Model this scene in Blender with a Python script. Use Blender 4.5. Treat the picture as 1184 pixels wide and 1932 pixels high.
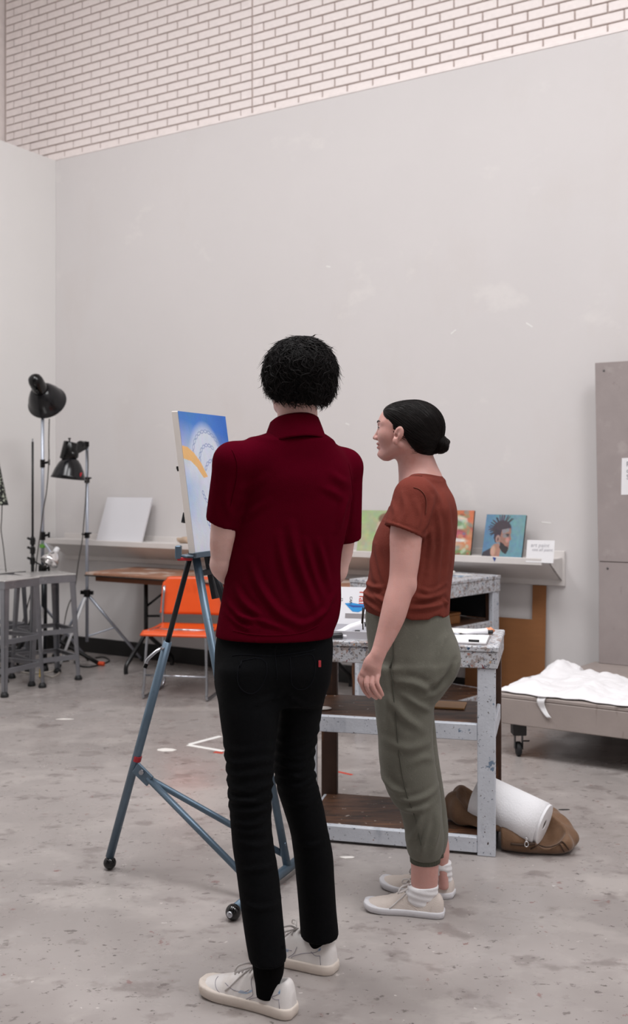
import bpy, bmesh, math, random
import numpy as np
from mathutils import Vector, Matrix
random.seed(7); rng = np.random.default_rng(7)
for o in list(bpy.data.objects): bpy.data.objects.remove(o, do_unlink=True)
scene = bpy.context.scene
COL = scene.collection
# ---------------------------------------------------------------- camera
F, CX, HY, H = 1900.0, 592.0, 908.0, 1.42        # focal length in px, principal column, horizon row, eye height
cam_d = bpy.data.cameras.new('camera'); cam = bpy.data.objects.new('camera', cam_d); COL.objects.link(cam)
cam.location = (0, 0, H); cam.rotation_euler = (math.pi/2, 0, 0)
cam_d.sensor_fit = 'VERTICAL'; cam_d.sensor_height = 36.0; cam_d.sensor_width = 36.0*1184/1932
cam_d.lens = 36.0*F/1932; cam_d.shift_y = -(966-HY)/1932
cam_d.dof.use_dof = True; cam_d.dof.focus_distance = 3.0; cam_d.dof.aperture_fstop = 4.0
scene.camera = cam
# ---------------------------------------------------------------- room frame: corner, along back wall, out of back wall
C0 = np.array([-2.195, 8.565]); DU = np.array([.8557, -.5175]); NV = np.array([-.5175, -.8557])
def W(u, v, z): p = C0 + u*DU + v*NV; return (p[0], p[1], z)
# ---------------------------------------------------------------- light
world = bpy.data.worlds.new('sky'); scene.world = world; world.use_nodes = True
bg = world.node_tree.nodes['Background']; bg.inputs[0].default_value = (.95, .97, 1, 1); bg.inputs[1].default_value = 0.84
def area(name, loc, target, sx, sy, power, col):
    l = bpy.data.lights.new(name, 'AREA'); l.shape = 'RECTANGLE'; l.size = sx; l.size_y = sy; l.energy = power; l.color = col
    o = bpy.data.objects.new(name, l); COL.objects.link(o); o.location = loc
    o.rotation_euler = (Vector(target)-Vector(loc)).to_track_quat('-Z', 'Y').to_euler(); return o
for iu, u_ in enumerate((1.9, 4.9, 7.9)):
    for iv, v_ in enumerate((4.1, 7.2)):
        area('ceiling_light', W(u_, v_, 6.44), W(u_, v_, 0), 1.6, 2.4, (95, 100, 112)[iu] if iv == 0 else 12, (.985, .985, 1))
scene.view_settings.view_transform = 'Standard'; scene.view_settings.look = 'None'
scene.view_settings.gamma = 1; scene.view_settings.use_curve_mapping = False
scene.view_settings.exposure = 0.70

# ---------------------------------------------------------------- helpers
def px3(px, py, Y): return np.array([(px-CX)/F*Y, Y, H-(py-HY)/F*Y])
def gnd(px, py, z=0.0):
    Y = F*(H-z)/(py-HY); return np.array([(px-CX)/F*Y, Y, z])
def lin(c):
    if isinstance(c, str): c = [int(c[i:i+2], 16) for i in (0, 2, 4)]
    r = []
    for x in c:
        x /= 255.0; r.append(x/12.92 if x <= .04045 else ((x+.055)/1.055)**2.4)
    return (r[0], r[1], r[2], 1)
MATS = {}
def mat(name, base, rough=.6, var=0.0, vscale=6, layers=(), bump=0.0, bscale=60, stretch=(1, 1, 1), metal=0, coat=0, sss=0, spec=.5, rvar=0, sheen=0, attr=None, trans=0, coord='Object'):
    """principled material: noise-varied base colour, then paint/dirt layers (colour, scale, threshold, softness, stretch)"""
    m = bpy.data.materials.new(name); m.use_nodes = True; nt = m.node_tree; N = nt.nodes; L = nt.links
    P = N['Principled BSDF']; P.inputs['Roughness'].default_value = rough; P.inputs['Metallic'].default_value = metal
    P.inputs['Coat Weight'].default_value = coat; P.inputs['Specular IOR Level'].default_value = spec
    if sheen: P.inputs['Sheen Weight'].default_value = sheen; P.inputs['Sheen Roughness'].default_value = .5
    if sss:
        P.inputs['Subsurface Weight'].default_value = sss; P.inputs['Subsurface Radius'].default_value = (1, .35, .2); P.inputs['Subsurface Scale'].default_value = .006
    if trans: P.inputs['Transmission Weight'].default_value = trans
    tc = N.new('ShaderNodeTexCoord')
    def vec(st, off=0):
        mp = N.new('ShaderNodeMapping'); mp.inputs['Scale'].default_value = st; mp.inputs['Location'].default_value = (off, off*.7, off*1.3)
        L.new(tc.outputs[coord], mp.inputs['Vector']); return mp.outputs[0]
    def noise(sc, st, off, det=4):
        n = N.new('ShaderNodeTexNoise'); n.inputs['Scale'].default_value = sc; n.inputs['Detail'].default_value = det; n.inputs['Roughness'].default_value = .6
        L.new(vec(st, off), n.inputs['Vector']); return n.outputs['Fac']
    def mix(fac, a, b, fv=None):
        x = N.new('ShaderNodeMix'); x.data_type = 'RGBA'; ia, ib = x.inputs[6], x.inputs[7]
        if fac is None: x.inputs[0].default_value = fv
        else: L.new(fac, x.inputs[0])
        for i, s in ((ia, a), (ib, b)):
            if isinstance(s, tuple): i.default_value = s
            else: L.new(s, i)
        return x.outputs[2]
    if attr:
        a = N.new('ShaderNodeAttribute'); a.attribute_name = attr; cur = a.outputs['Color']
    else:
        cur = lin(base)
    if var:
        b = lin(base); lo = tuple(max(0, c*(1-var)) for c in b[:3])+(1,); hi = tuple(min(1, c*(1+var)) for c in b[:3])+(1,)
        f = noise(vscale, stretch, 3.1); r = N.new('ShaderNodeMapRange'); r.inputs[1].default_value = .3; r.inputs[2].default_value = .7
        L.new(f, r.inputs[0]); cur = mix(r.outputs[0], lo, hi)
    for i, ly in enumerate(layers):
        c, sc, th, so = ly[:4]; st = ly[4] if len(ly) > 4 else (1, 1, 1)
        f = noise(sc, st, 11.7*(i+1), 5); r = N.new('ShaderNodeMapRange'); r.inputs[1].default_value = th; r.inputs[2].default_value = th+so
        r.inputs[4].default_value = ly[5] if len(ly) > 5 else 1.0
        L.new(f, r.inputs[0]); cur = mix(r.outputs[0], cur, lin(c))
    if isinstance(cur, tuple): P.inputs['Base Color'].default_value = cur
    else: L.new(cur, P.inputs['Base Color'])
    if rvar:
        f = noise(3.0, (1, 1, 1), 5.5); r = N.new('ShaderNodeMapRange'); r.inputs[1].default_value = .3; r.inputs[2].default_value = .7
        r.inputs[3].default_value = max(.02, rough-rvar); r.inputs[4].default_value = rough+rvar
        L.new(f, r.inputs[0]); L.new(r.outputs[0], P.inputs['Roughness'])
    if bump:
        f = noise(bscale, stretch, 1.9, 3); bp = N.new('ShaderNodeBump'); bp.inputs['Strength'].default_value = bump; bp.inputs['Distance'].default_value = .004
        L.new(f, bp.inputs['Height']); L.new(bp.outputs[0], P.inputs['Normal'])
    MATS[name] = m; return m

BASE = {}
def tag(o, label=None, cat=None, group=None, kind=None):
    if label: o['label'] = label
    if cat: o['category'] = cat
    if group: o['group'] = group
    if kind: o['kind'] = kind
    return o
def thing(name, label, cat, base=(0, 0, 0), group=None):
    o = bpy.data.objects.new(name, None); COL.objects.link(o); o.location = base; o.empty_display_size = .1
    BASE[o.name] = np.array(base, float); return tag(o, label, cat, group)
def obj(name, V, Fc, m, parent=None, smooth=False, label=None):
    """one mesh object; vertices are given in the frame of the root (minus its base point)"""
    V = np.asarray(V, float).reshape(-1, 3)
    b = BASE[parent.name] if parent is not None else np.zeros(3)
    me = bpy.data.meshes.new(name)
    if isinstance(Fc, np.ndarray):
        Vb = (V-b).astype(np.float32); n = len(Fc); k = Fc.shape[1]
        me.vertices.add(len(Vb)); me.vertices.foreach_set('co', Vb.ravel())
        me.loops.add(n*k); me.loops.foreach_set('vertex_index', Fc.astype(np.int32).ravel())
        me.polygons.add(n); me.polygons.foreach_set('loop_start', np.arange(0, n*k, k, dtype=np.int32)); me.polygons.foreach_set('loop_total', np.full(n, k, np.int32))
        me.update(calc_edges=True)
    else:
        me.from_pydata((V-b).tolist(), [], Fc); me.update()
    for mm in (m if isinstance(m, (list, tuple)) else [m]): me.materials.append(MATS[mm])
    if smooth: me.polygons.foreach_set('use_smooth', np.ones(len(me.polygons), bool))
    o = bpy.data.objects.new(name, me); COL.objects.link(o)
    if parent is not None: o.parent = parent
    BASE[o.name] = b
    if label: o['label'] = label
    return o
def joinm(parts):
    V = []; Fs = []; n = 0
    for v, f in parts:
        v = np.asarray(v, float).reshape(-1, 3); V.append(v); Fs += [[i+n for i in q] for q in (f.tolist() if isinstance(f, np.ndarray) else f)]; n += len(v)
    return np.vstack(V), Fs
def hexa(c8, bev=.003, seg=1):
    """box from 8 corners (bottom ring 0-3, top ring 4-7), edges bevelled"""
    c8 = np.asarray(c8, float)
    f = [[3, 2, 1, 0], [4, 5, 6, 7], [0, 1, 5, 4], [1, 2, 6, 5], [2, 3, 7, 6], [3, 0, 4, 7]]
    bm = bmesh.new(); vs = [bm.verts.new(p) for p in c8]
    for q in f: bm.faces.new([vs[i] for i in q])
    bmesh.ops.recalc_face_normals(bm, faces=bm.faces)
    if bev: bmesh.ops.bevel(bm, geom=list(bm.edges), offset=bev, segments=seg, profile=.5, affect='EDGES')
    bm.verts.index_update(); V = np.array([v.co[:] for v in bm.verts]); Fs = [[v.index for v in q.verts] for q in bm.faces]; bm.free()
    return V, Fs
def obox(o, ex, ey, lx, ly, z0, z1, bev=.003):
    """box standing at corner o, along unit vectors ex, ey in plan"""
    o = np.array([o[0], o[1]]); ex = np.asarray(ex); ey = np.asarray(ey)
    r = [o, o+ex*lx, o+ex*lx+ey*ly, o+ey*ly]
    return hexa([(p[0], p[1], z0) for p in r]+[(p[0], p[1], z1) for p in r], bev)
def cbox(c, s, bev=.003, R=None):
    c = np.asarray(c, float); s = np.asarray(s, float)/2
    q = np.array([(-1, -1, -1), (1, -1, -1), (1, 1, -1), (-1, 1, -1), (-1, -1, 1), (1, -1, 1), (1, 1, 1), (-1, 1, 1)])*s
    if R is not None: q = q@np.asarray(R).T
    return hexa(q+c, bev)
def wbox(u0, u1, v0, v1, z0, z1, bev=.003):
    return hexa([W(u0, v0, z0), W(u1, v0, z0), W(u1, v1, z0), W(u0, v1, z0), W(u0, v0, z1), W(u1, v0, z1), W(u1, v1, z1), W(u0, v1, z1)], bev)
def frames(P):
    P = np.asarray(P, float); T = np.gradient(P, axis=0); T /= np.linalg.norm(T, axis=1)[:, None]+1e-12
    a = np.array([0, 0, 1.0]) if abs(T[0][2]) < .9 else np.array([1.0, 0, 0])
    A = []; 
    for t in T:
        a = a-t*(a@t); a /= np.linalg.norm(a); A.append(a.copy())
    A = np.array(A); return T, A, np.cross(T, A)
def crv(P, n=6):
    """Catmull-Rom through control points"""
    P = np.asarray(P, float)
    if len(P) < 3: return P
    Q = np.vstack([2*P[0]-P[1], P, 2*P[-1]-P[-2]]); out = []
    for i in range(1, len(Q)-2):
        for t in np.linspace(0, 1, n, endpoint=False):
            a, b, c, d = Q[i-1], Q[i], Q[i+1], Q[i+2]
            out.append(.5*(2*b+(c-a)*t+(2*a-5*b+4*c-d)*t*t+(3*b-a-3*c+d)*t**3))
    out.append(P[-1]); return np.array(out)
def tube(P, r, n=10, cap=True, flat=1.0):
    P = np.asarray(P, float); r = np.broadcast_to(np.asarray(r, float), (len(P),)); T, A, B = frames(P)
    th = np.linspace(0, 2*math.pi, n, endpoint=False)
    V = np.concatenate([p+rr*(np.outer(np.cos(th), a)+flat*np.outer(np.sin(th), b)) for p, rr, a, b in zip(P, r, A, B)])
    Fs = []
    for i in range(len(P)-1):
        for j in range(n):
            Fs.append([i*n+j, i*n+(j+1) % n, (i+1)*n+(j+1) % n, (i+1)*n+j])
    if cap: Fs.append(list(range(n))[::-1]); Fs.append([(len(P)-1)*n+j for j in range(n)])
    return V, Fs
def bar(a, b, w, h, up=(0, 0, 1), bev=.002):
    """rectangular bar from a to b"""
    a = np.asarray(a, float); b = np.asarray(b, float); t = b-a; L = np.linalg.norm(t); t /= L
    u = np.asarray(up, float); u = u-t*(u@t); u /= np.linalg.norm(u); s = np.cross(t, u)
    R = np.array([t, s, u]).T; return cbox((a+b)/2, (L, w, h), bev, R)
def lathe(prof, n=28, o=(0, 0, 0), axis=(0, 0, 1), closed=False):
    """profile of (radius, height) turned about axis"""
    ax = np.asarray(axis, float); ax /= np.linalg.norm(ax); a = np.array([1.0, 0, 0]) if abs(ax[0]) < .8 else np.array([0, 1.0, 0])
    a = a-ax*(a@ax); a /= np.linalg.norm(a); b = np.cross(ax, a); th = np.linspace(0, 2*math.pi, n, endpoint=False)
    V = np.concatenate([np.asarray(o)+h*ax+r*(np.outer(np.cos(th), a)+np.outer(np.sin(th), b)) for r, h in prof]); Fs = []
    for i in range(len(prof)-1):
        for j in range(n): Fs.append([i*n+j, i*n+(j+1) % n, (i+1)*n+(j+1) % n, (i+1)*n+j])
    if closed:
        for j in range(n): i = len(prof)-1; Fs.append([i*n+j, i*n+(j+1) % n, (j+1) % n, j])
    else: Fs.append(list(range(n))[::-1]); Fs.append([(len(prof)-1)*n+j for j in range(n)])
    return V, Fs
def ball(c, r, n=16, s=(1, 1, 1)):
    pr = [(max(1e-4, r*math.sin(t)), -r*math.cos(t)) for t in np.linspace(0.02, math.pi-.02, n//2+1)]
    V, Fs = lathe(pr, n); return V*np.asarray(s)+np.asarray(c), Fs
def prism(poly, fn0, fn1):
    """outline (2D) mapped by two functions to the two faces of a plate"""
    n = len(poly); V = [fn0(*p) for p in poly]+[fn1(*p) for p in poly]
    return np.array(V), [list(range(n))[::-1], list(range(n, 2*n))]+[[i, (i+1) % n, n+(i+1) % n, n+i] for i in range(n)]
def sheet(fn, nu, nv, th):
    """curved plate: fn(s,t) -> point, thickness th"""
    S, T = np.meshgrid(np.linspace(0, 1, nu), np.linspace(0, 1, nv), indexing='ij')
    P = np.array([[fn(s, t) for s, t in zip(a, b)] for a, b in zip(S, T)], float)
    du = np.gradient(P, axis=0); dv = np.gradient(P, axis=1); Nn = np.cross(du, dv); Nn /= np.linalg.norm(Nn, axis=2)[..., None]+1e-12
    V = np.concatenate([P.reshape(-1, 3), (P-Nn*th).reshape(-1, 3)]); k = nu*nv; Fs = []
    for i in range(nu-1):
        for j in range(nv-1):
            a = i*nv+j; Fs.append([a, a+nv, a+nv+1, a+1]); Fs.append([k+a+1, k+a+nv+1, k+a+nv, k+a])
    ring = [(i, 0) for i in range(nu)]+[(nu-1, j) for j in range(1, nv)]+[(i, nv-1) for i in range(nu-2, -1, -1)]+[(0, j) for j in range(nv-2, 0, -1)]
    for (i, j), (p, q) in zip(ring, ring[1:]+ring[:1]): a = i*nv+j; b = p*nv+q; Fs.append([b, a, k+a, k+b])
    return V, Fs
def text(name, s, size, M4, m, parent, shear=0, ext=.0004):
    """flat lettering as a mesh"""
    cu = bpy.data.curves.new(name, 'FONT'); cu.body = s; cu.size = size; cu.shear = shear; cu.extrude = ext; cu.align_x = 'LEFT'; cu.resolution_u = 2
    tmp = bpy.data.objects.new('tmp', cu); COL.objects.link(tmp); bpy.context.view_layer.update()
    me = bpy.data.meshes.new_from_object(tmp.evaluated_get(bpy.context.evaluated_depsgraph_get())); bpy.data.objects.remove(tmp, do_unlink=True)
    M4 = np.array(M4); V = np.array([v.co[:] for v in me.vertices])@M4[:3, :3].T+M4[:3, 3]
    return obj(name, V, [list(p.vertices) for p in me.polygons], m, parent)
def frame4(o, ex, ey):
    ex = Vector(ex).normalized(); ey = Vector(ey).normalized(); ez = ex.cross(ey)
    M4 = Matrix.Identity(4)
    for i in range(3): M4[i][0] = ex[i]; M4[i][1] = ey[i]; M4[i][2] = ez[i]; M4[i][3] = o[i]
    return M4
# a small painter: colour raster -> coloured grid on a canvas
class Raster:
    def __init__(s, w, h, c):
        s.w, s.h = w, h; s.a = np.zeros((h, w, 3)); s.a[:] = lin(c)[:3]
        s.x, s.y = np.meshgrid((np.arange(w)+.5)/w, (np.arange(h)+.5)/h)
    def put(s, m, c, al=1):
        m = np.clip(m, 0, 1)[..., None]*al; c = np.array(lin(c)[:3]); s.a = s.a*(1-m)+c*m
    def ell(s, cx, cy, rx, ry, c, soft=.08, al=1, rot=0):
        dx, dy = s.x-cx, s.y-cy; co, si = math.cos(rot), math.sin(rot)
        q = np.hypot((dx*co+dy*si)/rx, (-dx*si+dy*co)/ry); s.put((1-q)/soft+.5, c, al)
    def poly(s, pts, c, al=1):
        ins = np.zeros(s.x.shape, bool); n = len(pts)
        for i in range(n):
            (x0, y0), (x1, y1) = pts[i], pts[(i+1) % n]
            if y0 == y1: continue
            ins ^= ((y0 > s.y) != (y1 > s.y)) & (s.x < (x1-x0)*(s.y-y0)/(y1-y0)+x0)
        s.put(ins.astype(float), c, al)
    def line(s, pts, wd, c, al=1):
        d = np.full(s.x.shape, 9.0)
        for (x0, y0), (x1, y1) in zip(pts, pts[1:]):
            ex, ey = x1-x0, y1-y0; t = np.clip(((s.x-x0)*ex+(s.y-y0)*ey)/(ex*ex+ey*ey+1e-12), 0, 1)
            d = np.minimum(d, np.hypot(s.x-x0-t*ex, (s.y-y0-t*ey)*s.h/s.w))
        s.put((wd-d)/(.6/s.w)+.5, c, al)
    def noise(s, amp, n=8):
        g = rng.normal(size=(n+1, n+1, 3)); yi = s.y*n; xi = s.x*n; y0 = yi.astype(int); x0 = xi.astype(int); fy = (yi-y0)[..., None]; fx = (xi-x0)[..., None]
        v = g[y0, x0]*(1-fx)*(1-fy)+g[y0, x0+1]*fx*(1-fy)+g[y0+1, x0]*(1-fx)*fy+g[y0+1, x0+1]*fx*fy
        s.a = np.clip(s.a*(1+amp*v), 0, 1)
    def build(s, name, o, ex, ey, parent, rough=.5, lift=.0008, sat=1.0, gain=1.0):
        """grid with o = top left, ex = full width vector, ey = full height vector (down)"""
        g_ = s.a.mean(2, keepdims=True); s.a = np.clip((g_+(s.a-g_)*sat)*gain, 0, 1)
        o, ex, ey = map(lambda q: np.asarray(q, float), (o, ex, ey)); nn = np.cross(ey, ex); nn /= np.linalg.norm(nn)
        X, Y = np.meshgrid(np.linspace(0, 1, s.w), np.linspace(0, 1, s.h))
        V = o+X[..., None]*ex+Y[..., None]*ey+nn*lift; i = np.arange(s.w*s.h).reshape(s.h, s.w)
        Q = np.stack([i[:-1, :-1], i[1:, :-1], i[1:, 1:], i[:-1, 1:]], -1).reshape(-1, 4)
        ob = obj(name, V.reshape(-1, 3), Q, 'painted', parent)
        at = ob.data.color_attributes.new('Col', 'FLOAT_COLOR', 'POINT')
        at.data.foreach_set('color', np.concatenate([s.a, np.ones((s.h, s.w, 1))], 2).astype(np.float32).ravel()); return ob
# ---------------------------------------------------------------- materials
mat('drywall', 'd6d2d1', .75, .015, 1.2, [('cfc8c4', 1.7, .55, .25, (1, 1, .5), .5), ('e2dedb', 2.3, .62, .1, (1, 1, 1.5), .5)], bump=.05, bscale=120)
mat('partition_lit', 'e6e4e2', .75, .015, 1.2, bump=.05, bscale=120); mat('brick_face', 'efe6e3', .55, .06, 14, [('dcc4b0', .9, .66, .12, (1, 1, 1), .6)], bump=.25, bscale=90)  # left partition: wall colour lightened to carry the brighter light on it
mat('mortar', 'c2b4ae', .9, .1, 10)
mat('floor_concrete', (157, 150, 147), .30, .12, 1.3, [((133, 125, 122), .8, .49, .16, (1, 1, 1), .8), ((176, 169, 165), 1.9, .54, .10, (1, 1.3, 1), .7), ((122, 113, 110), 5.5, .56, .09, (1, 1.5, 1), .65), ((96, 88, 85), 18, .635, .035, (1, 1.5, 1), .7), ((124, 80, 77), 15, .67, .02, (1, 1.2, 1), .6), ((199, 193, 189), 22, .69, .02, (1, 1.2, 1), .7), ((78, 71, 68), 46, .655, .03, (1, 1.2, 1), .75), ((178, 171, 167), 5, .56, .14, (1, 1.3, 1), .5)], bump=.06, bscale=30, rvar=.12)
mat('baseboard_black', '1d1c1c', .45)
mat('wall_shade', '8f8b89', .8); mat('ceiling_white', 'dcd8d5', .8)
mat('ledge_paint', 'd8d3d0', .55, .04, 5, [('b9b0aa', 7, .68, .1, (1, 1, 1), .5)])
mat('tape_white', 'ecebe8', .6); mat('tape_red', 'b8402f', .6); mat('scrap', 'e6e2dd', .7)
SPL = [('b9bcc2', 7, .52, .1, (1, 1, 1), .7), ('8d7d74', 40, .52, .07, (1, 1, 1), .75), ('4b5468', 70, .59, .03, (1, 1, 1), .8), ('a8705f', 50, .625, .03, (1, 1, 1), .8), ('34516b', 30, .645, .025), ('3a3029', 110, .59, .03, (1, 1, 1), .9), ('b98f68', 46, .665, .02), ('7c3a3f', 34, .672, .02), ('4d5b4b', 40, .672, .02)]
mat('splattered_white', 'bfc1c6', .6, .08, 9, SPL, bump=.35, bscale=55)
mat('worn_white', 'c3c7cf', .6, .08, 8, [('a3a9b4', 9, .56, .1, (1, 1, .4), .8), ('5c6576', 85, .635, .03, (1, 1, 1), .8), ('3a6080', 16, .665, .03, (1, 1, 1), .8), ('3b2a22', 70, .66, .02), ('8a4e3a', 44, .69, .02)], bump=.25, bscale=70)
mat('old_wood', '593c2b', .5, .3, 5, [('2b1d16', 9, .50, .1, (.6, 4, 1), .9), ('7d5538', 8, .56, .08, (.5, 6, 1), .9), ('33241c', 5, .56, .08, (1, 2, 1), .7), ('b5aca4', 34, .66, .02), ('8f2f22', 25, .69, .02)], bump=.3, bscale=30, stretch=(.5, 5, 1))
mat('dark_wood', '3a2317', .6, .3, 6, [('6e4526', 7, .56, .1, (4, 4, .5))], bump=.2)
mat('box_wood', '7a4d22', .5, .15, 8); mat('black_plain', '0c0c0d', .5); mat('black_matte', '16171a', .7)
mat('tabletop_brown', '9a6f58', .38, .15, 3, [('d2c4ba', 4.2, .51, .1, (1, 1, 1), .8), ('6e4936', 8, .62, .08, (1, 1, 1), .6)])
mat('table_edge', '7a431f', .5, .1); mat('black_steel', '101113', .35, spec=.6)
mat('orange_plastic', 'e2551b', .32, .04, 4, [('b8360d', 5, .64, .12, (1, 1, 1), .5), ('f0b48e', 34, .77, .02)])
mat('chrome', 'b9bdc4', .22, metal=1.0); mat('pale_steel', 'b4bac6', .35, metal=.6)
mat('stool_steel', '85868b', .42, .12, 7, [('b0b0b2', 9, .60, .08, (1, 1, 1), .7)], metal=.55)
mat('stool_top', 'c0bebc', .25, .1, 9, [('8d8984', 8, .58, .1, (1, 1, 1), .6)], metal=.4)
mat('rubber', '17181a', .6); mat('lamp_black', '070708', .2, spec=.4); mat('lamp_bowl', '0d0e12', .2, spec=.45)
mat('silver_inner', 'd9d9d9', .25, metal=.9); mat('cord_grey', '4e4a48', .6); mat('cord_black', '19191a', .5); mat('cord_white', 'cfc8bf', .6)
mat('orange_cap', 'd8491f', .5); mat('yellow_cap', 'd8b43a', .5); mat('red_tape', 'b02430', .5); mat('green_tape', '5f9a3c', .6)
mat('foil', 'e6e4e4', .12, .05, 14, metal=.85, bump=.6, bscale=30); mat('white_plastic', 'dcdcde', .35)
mat('painted', 'ffffff', .5, attr='Col', bump=.15, bscale=160)
mat('canvas_white', 'e4e3e4', .7); mat('canvas_side', 'e6e0da', .7, .03); mat('board_white', 'd7d6da', .6); mat('dark_edge', '3a302c', .7)
mat('easel_blue', '5d7080', .38, .12, 9, [('35434f', 14, .62, .06), ('8796a3', 30, .69, .04)], metal=.5)
mat('easel_dark', '26292d', .35, .1, metal=.5); mat('gloss_black', '050506', .12, spec=.5)
mat('tan_cloth', 'b7a08b', .8, .15, 20); mat('card_white', 'e9e8ea', .7); mat('ink', 'b9b8bd', .8); mat('ink_dark', '6d6c74', .8)
mat('cardboard', '8a5a33', .75, .06, 6, bump=.1, bscale=80, stretch=(1, 1, 6))
mat('grey_board', '9a908e', .75, .05, 9, [('857a78', 11, .66, .05, (1, 1, .6), .6), ('6a605e', 34, .74, .02), ('b2a9a6', 6, .60, .12, (1, 1, 1), .5)], bump=.12, bscale=60)
mat('grey_paint', '9b908b', .6, .07, 6, [('7a6f69', 9, .63, .06, (3, 3, .5), .6), ('5b5250', 40, .72, .02), ('c9c3be', 28, .73, .02)], bump=.15, bscale=60)
mat('white_cloth', 'ecebed', .85, .02, 8, bump=.15, bscale=40); mat('screw', '8e8e90', .3, metal=.9)
mat('paper_towel', 'eeeef1', .9, bump=.35, bscale=140); mat('towel_core', '6f625c', .9)
mat('bag_brown', '6f5138', .7, .15, 8, bump=.3, bscale=120, sheen=.2); mat('bag_seam', '3d2a1d', .8); mat('zipper', 'd8d8da', .2, metal=1)
mat('print_red', 'c8402e', .6); mat('print_blue', '2f8fd0', .5); mat('print_navy', '2f4a96', .5); mat('print_black', '26262a', .6)
mat('tube_white', 'e6e6ea', .35); mat('tube_dark', '222326', .45); mat('peach', 'd9946f', .6, .2, 30); mat('brush_wood', 'c0905c', .5)
mat('shade_pattern', '101312', .8, layers=[('b9bfae', 60, .55, .03)]); mat('grey_panel', '8d888a', .6); mat('light_grey', 'bdbcc2', .6)
# ================================================================ the setting
TOPZ = 4.148
def struct(name, VF, m, label=None, parent=None, smooth=False):
    o = obj(name, VF[0], VF[1], m, parent, smooth)
    if parent is None: tag(o, label, None, None, 'structure')
    return o
def quad(*p): return np.array(p, float), [[0, 1, 2, 3]]
struct('floor', wbox(-1.2, 9.6, -.3, 10.6, -.1, 0, 0), 'floor_concrete', 'worn stained concrete studio floor')
wall_back = struct('wall_back', wbox(0, 9.5, -.03, 0, 0, TOPZ, .002), 'drywall', 'tall pale painted drywall below the brick')
struct('wall_left', wbox(-.14, 0, -.03, 10.5, 0, TOPZ, .002), 'partition_lit', 'pale partition wall at the left corner')
struct('wall_right', wbox(9.5, 9.64, -.03, 10.5, 0, 6.6, 0), 'drywall', 'pale wall outside the frame on the right')
struct('wall_front', wbox(-.66, 9.64, 10.5, 10.64, 0, 6.6, 0), 'wall_shade', 'grey wall behind the camera')
struct('wall_far_left', wbox(-.8, -.664, -.2, 10.5, 0, 6.6, 0), 'brick_face', 'pale side wall above the left partition')
struct('ceiling', wbox(-.8, 9.64, -.2, 10.64, 6.5, 6.6, 0), 'ceiling_white', 'white ceiling above the picture')
struct('baseboard_back', wbox(0, 4.6, 0, .012, 0, .125, .002), 'baseboard_black', 'black rubber baseboard along the back wall')
struct('baseboard_left', wbox(0, .012, .012, 6.0, 0, .125, .002), 'baseboard_black', 'black rubber baseboard along the left partition')
struct('trim_1', wbox(-.6, 9.5, -.034, .004, TOPZ, TOPZ+.018, .002), 'brick_face', 'thin pale trim between drywall and brick')
# brick wall above: recessed mortar bed, bricks laid in running bond with one control joint
BV = -.034
wall_brick = struct('wall_back_brick', wbox(-.66, 9.5, -.2, BV-.003, 0, 6.6, 0), 'mortar', 'pale pink painted brick wall above the drywall')
MODL, MODH, GAP = .2032, .0677, .0105; JOINT = 2.01
def brick_mesh(L):
    V, Fs = cbox((0, 0, 0), (L-GAP, .03, MODH-GAP), .003); me = bpy.data.meshes.new('brick'); me.from_pydata(V.tolist(), [], Fs); me.materials.append(MATS['brick_face']); return me
BM = {1: brick_mesh(MODL), .5: brick_mesh(MODL/2)}
ang = math.atan2(DU[1], DU[0]); bricks = []
for r in range(int((6.5-4.09)/MODH)):
    z = 4.09+(r+.5)*MODH
    for side in (0, 1):
        u = JOINT-.002-13*MODL if side == 0 else JOINT+.002; end = JOINT-.002 if side == 0 else 9.4
        if (r+side) % 2: bricks.append((u+MODL/4, z, .5)); u += MODL/2
        while u+MODL/2-.02 <= end:
            k = 1 if u+MODL-.02 <= end else .5
            bricks.append((u+k*MODL/2, z, k)); u += k*MODL
def proj(p): return CX+F*p[0]/p[1], HY-F*(p[2]-H)/p[1]
vis = []
for b in bricks:
    x, y = proj(W(b[0], BV, b[1]))
    y0 = HY-F*(TOPZ-H)/W(b[0], BV, 0)[1]
    if -10 < x < 1200 and -5 < y < y0: vis.append(b)
vis.sort(key=lambda b: W(b[0], 0, 0)[1]/b[2]); single = set(vis[:300]); rest = []
for b in bricks:
    p = W(b[0], BV-.009+.006, b[1])
    jit = random.uniform(-.0012, .0012)
    if b in single:
        o = bpy.data.objects.new('brick', BM[b[2]]); COL.objects.link(o); o.parent = wall_brick
        o.location = (p[0]+NV[0]*jit, p[1]+NV[1]*jit, p[2]); o.rotation_euler = (0, 0, ang)
    else:
        ca, sa = math.cos(ang), math.sin(ang); R = np.array([[ca, -sa, 0], [sa, ca, 0], [0, 0, 1]])
        rest.append(cbox(p, (MODL*b[2]-GAP, .03, MODH-GAP), 0, R))
tag(obj('brick_courses', *joinm(rest), 'brick_face', wall_brick), kind='stuff')
# scraps of tape left on the wall
for (x, y, a, l) in ((855, 626, -35, .022), (998, 613, 35, .026), (619, 503, 15, .018), (1030, 986, 5, .03), (655, 800, 20, .016)):
    k = (x-CX)/F; u = (k*C0[1]-C0[0])/(DU[0]-k*DU[1]); Y = C0[1]+u*DU[1]; z = H-(y-HY)/F*Y; a = math.radians(a); t = .004
    c = [(u+(sx*l*math.cos(a)-sy*t*math.sin(a)), z-(sx*l*math.sin(a)+sy*t*math.cos(a))) for sx, sy in ((-1, -1), (1, -1), (1, 1), (-1, 1))]
    obj('tape_scrap', *hexa([W(q[0], 0.0001, q[1]) for q in c]+[W(q[0], .0012, q[1]) for q in c], 0), 'tape_white', wall_back)
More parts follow.
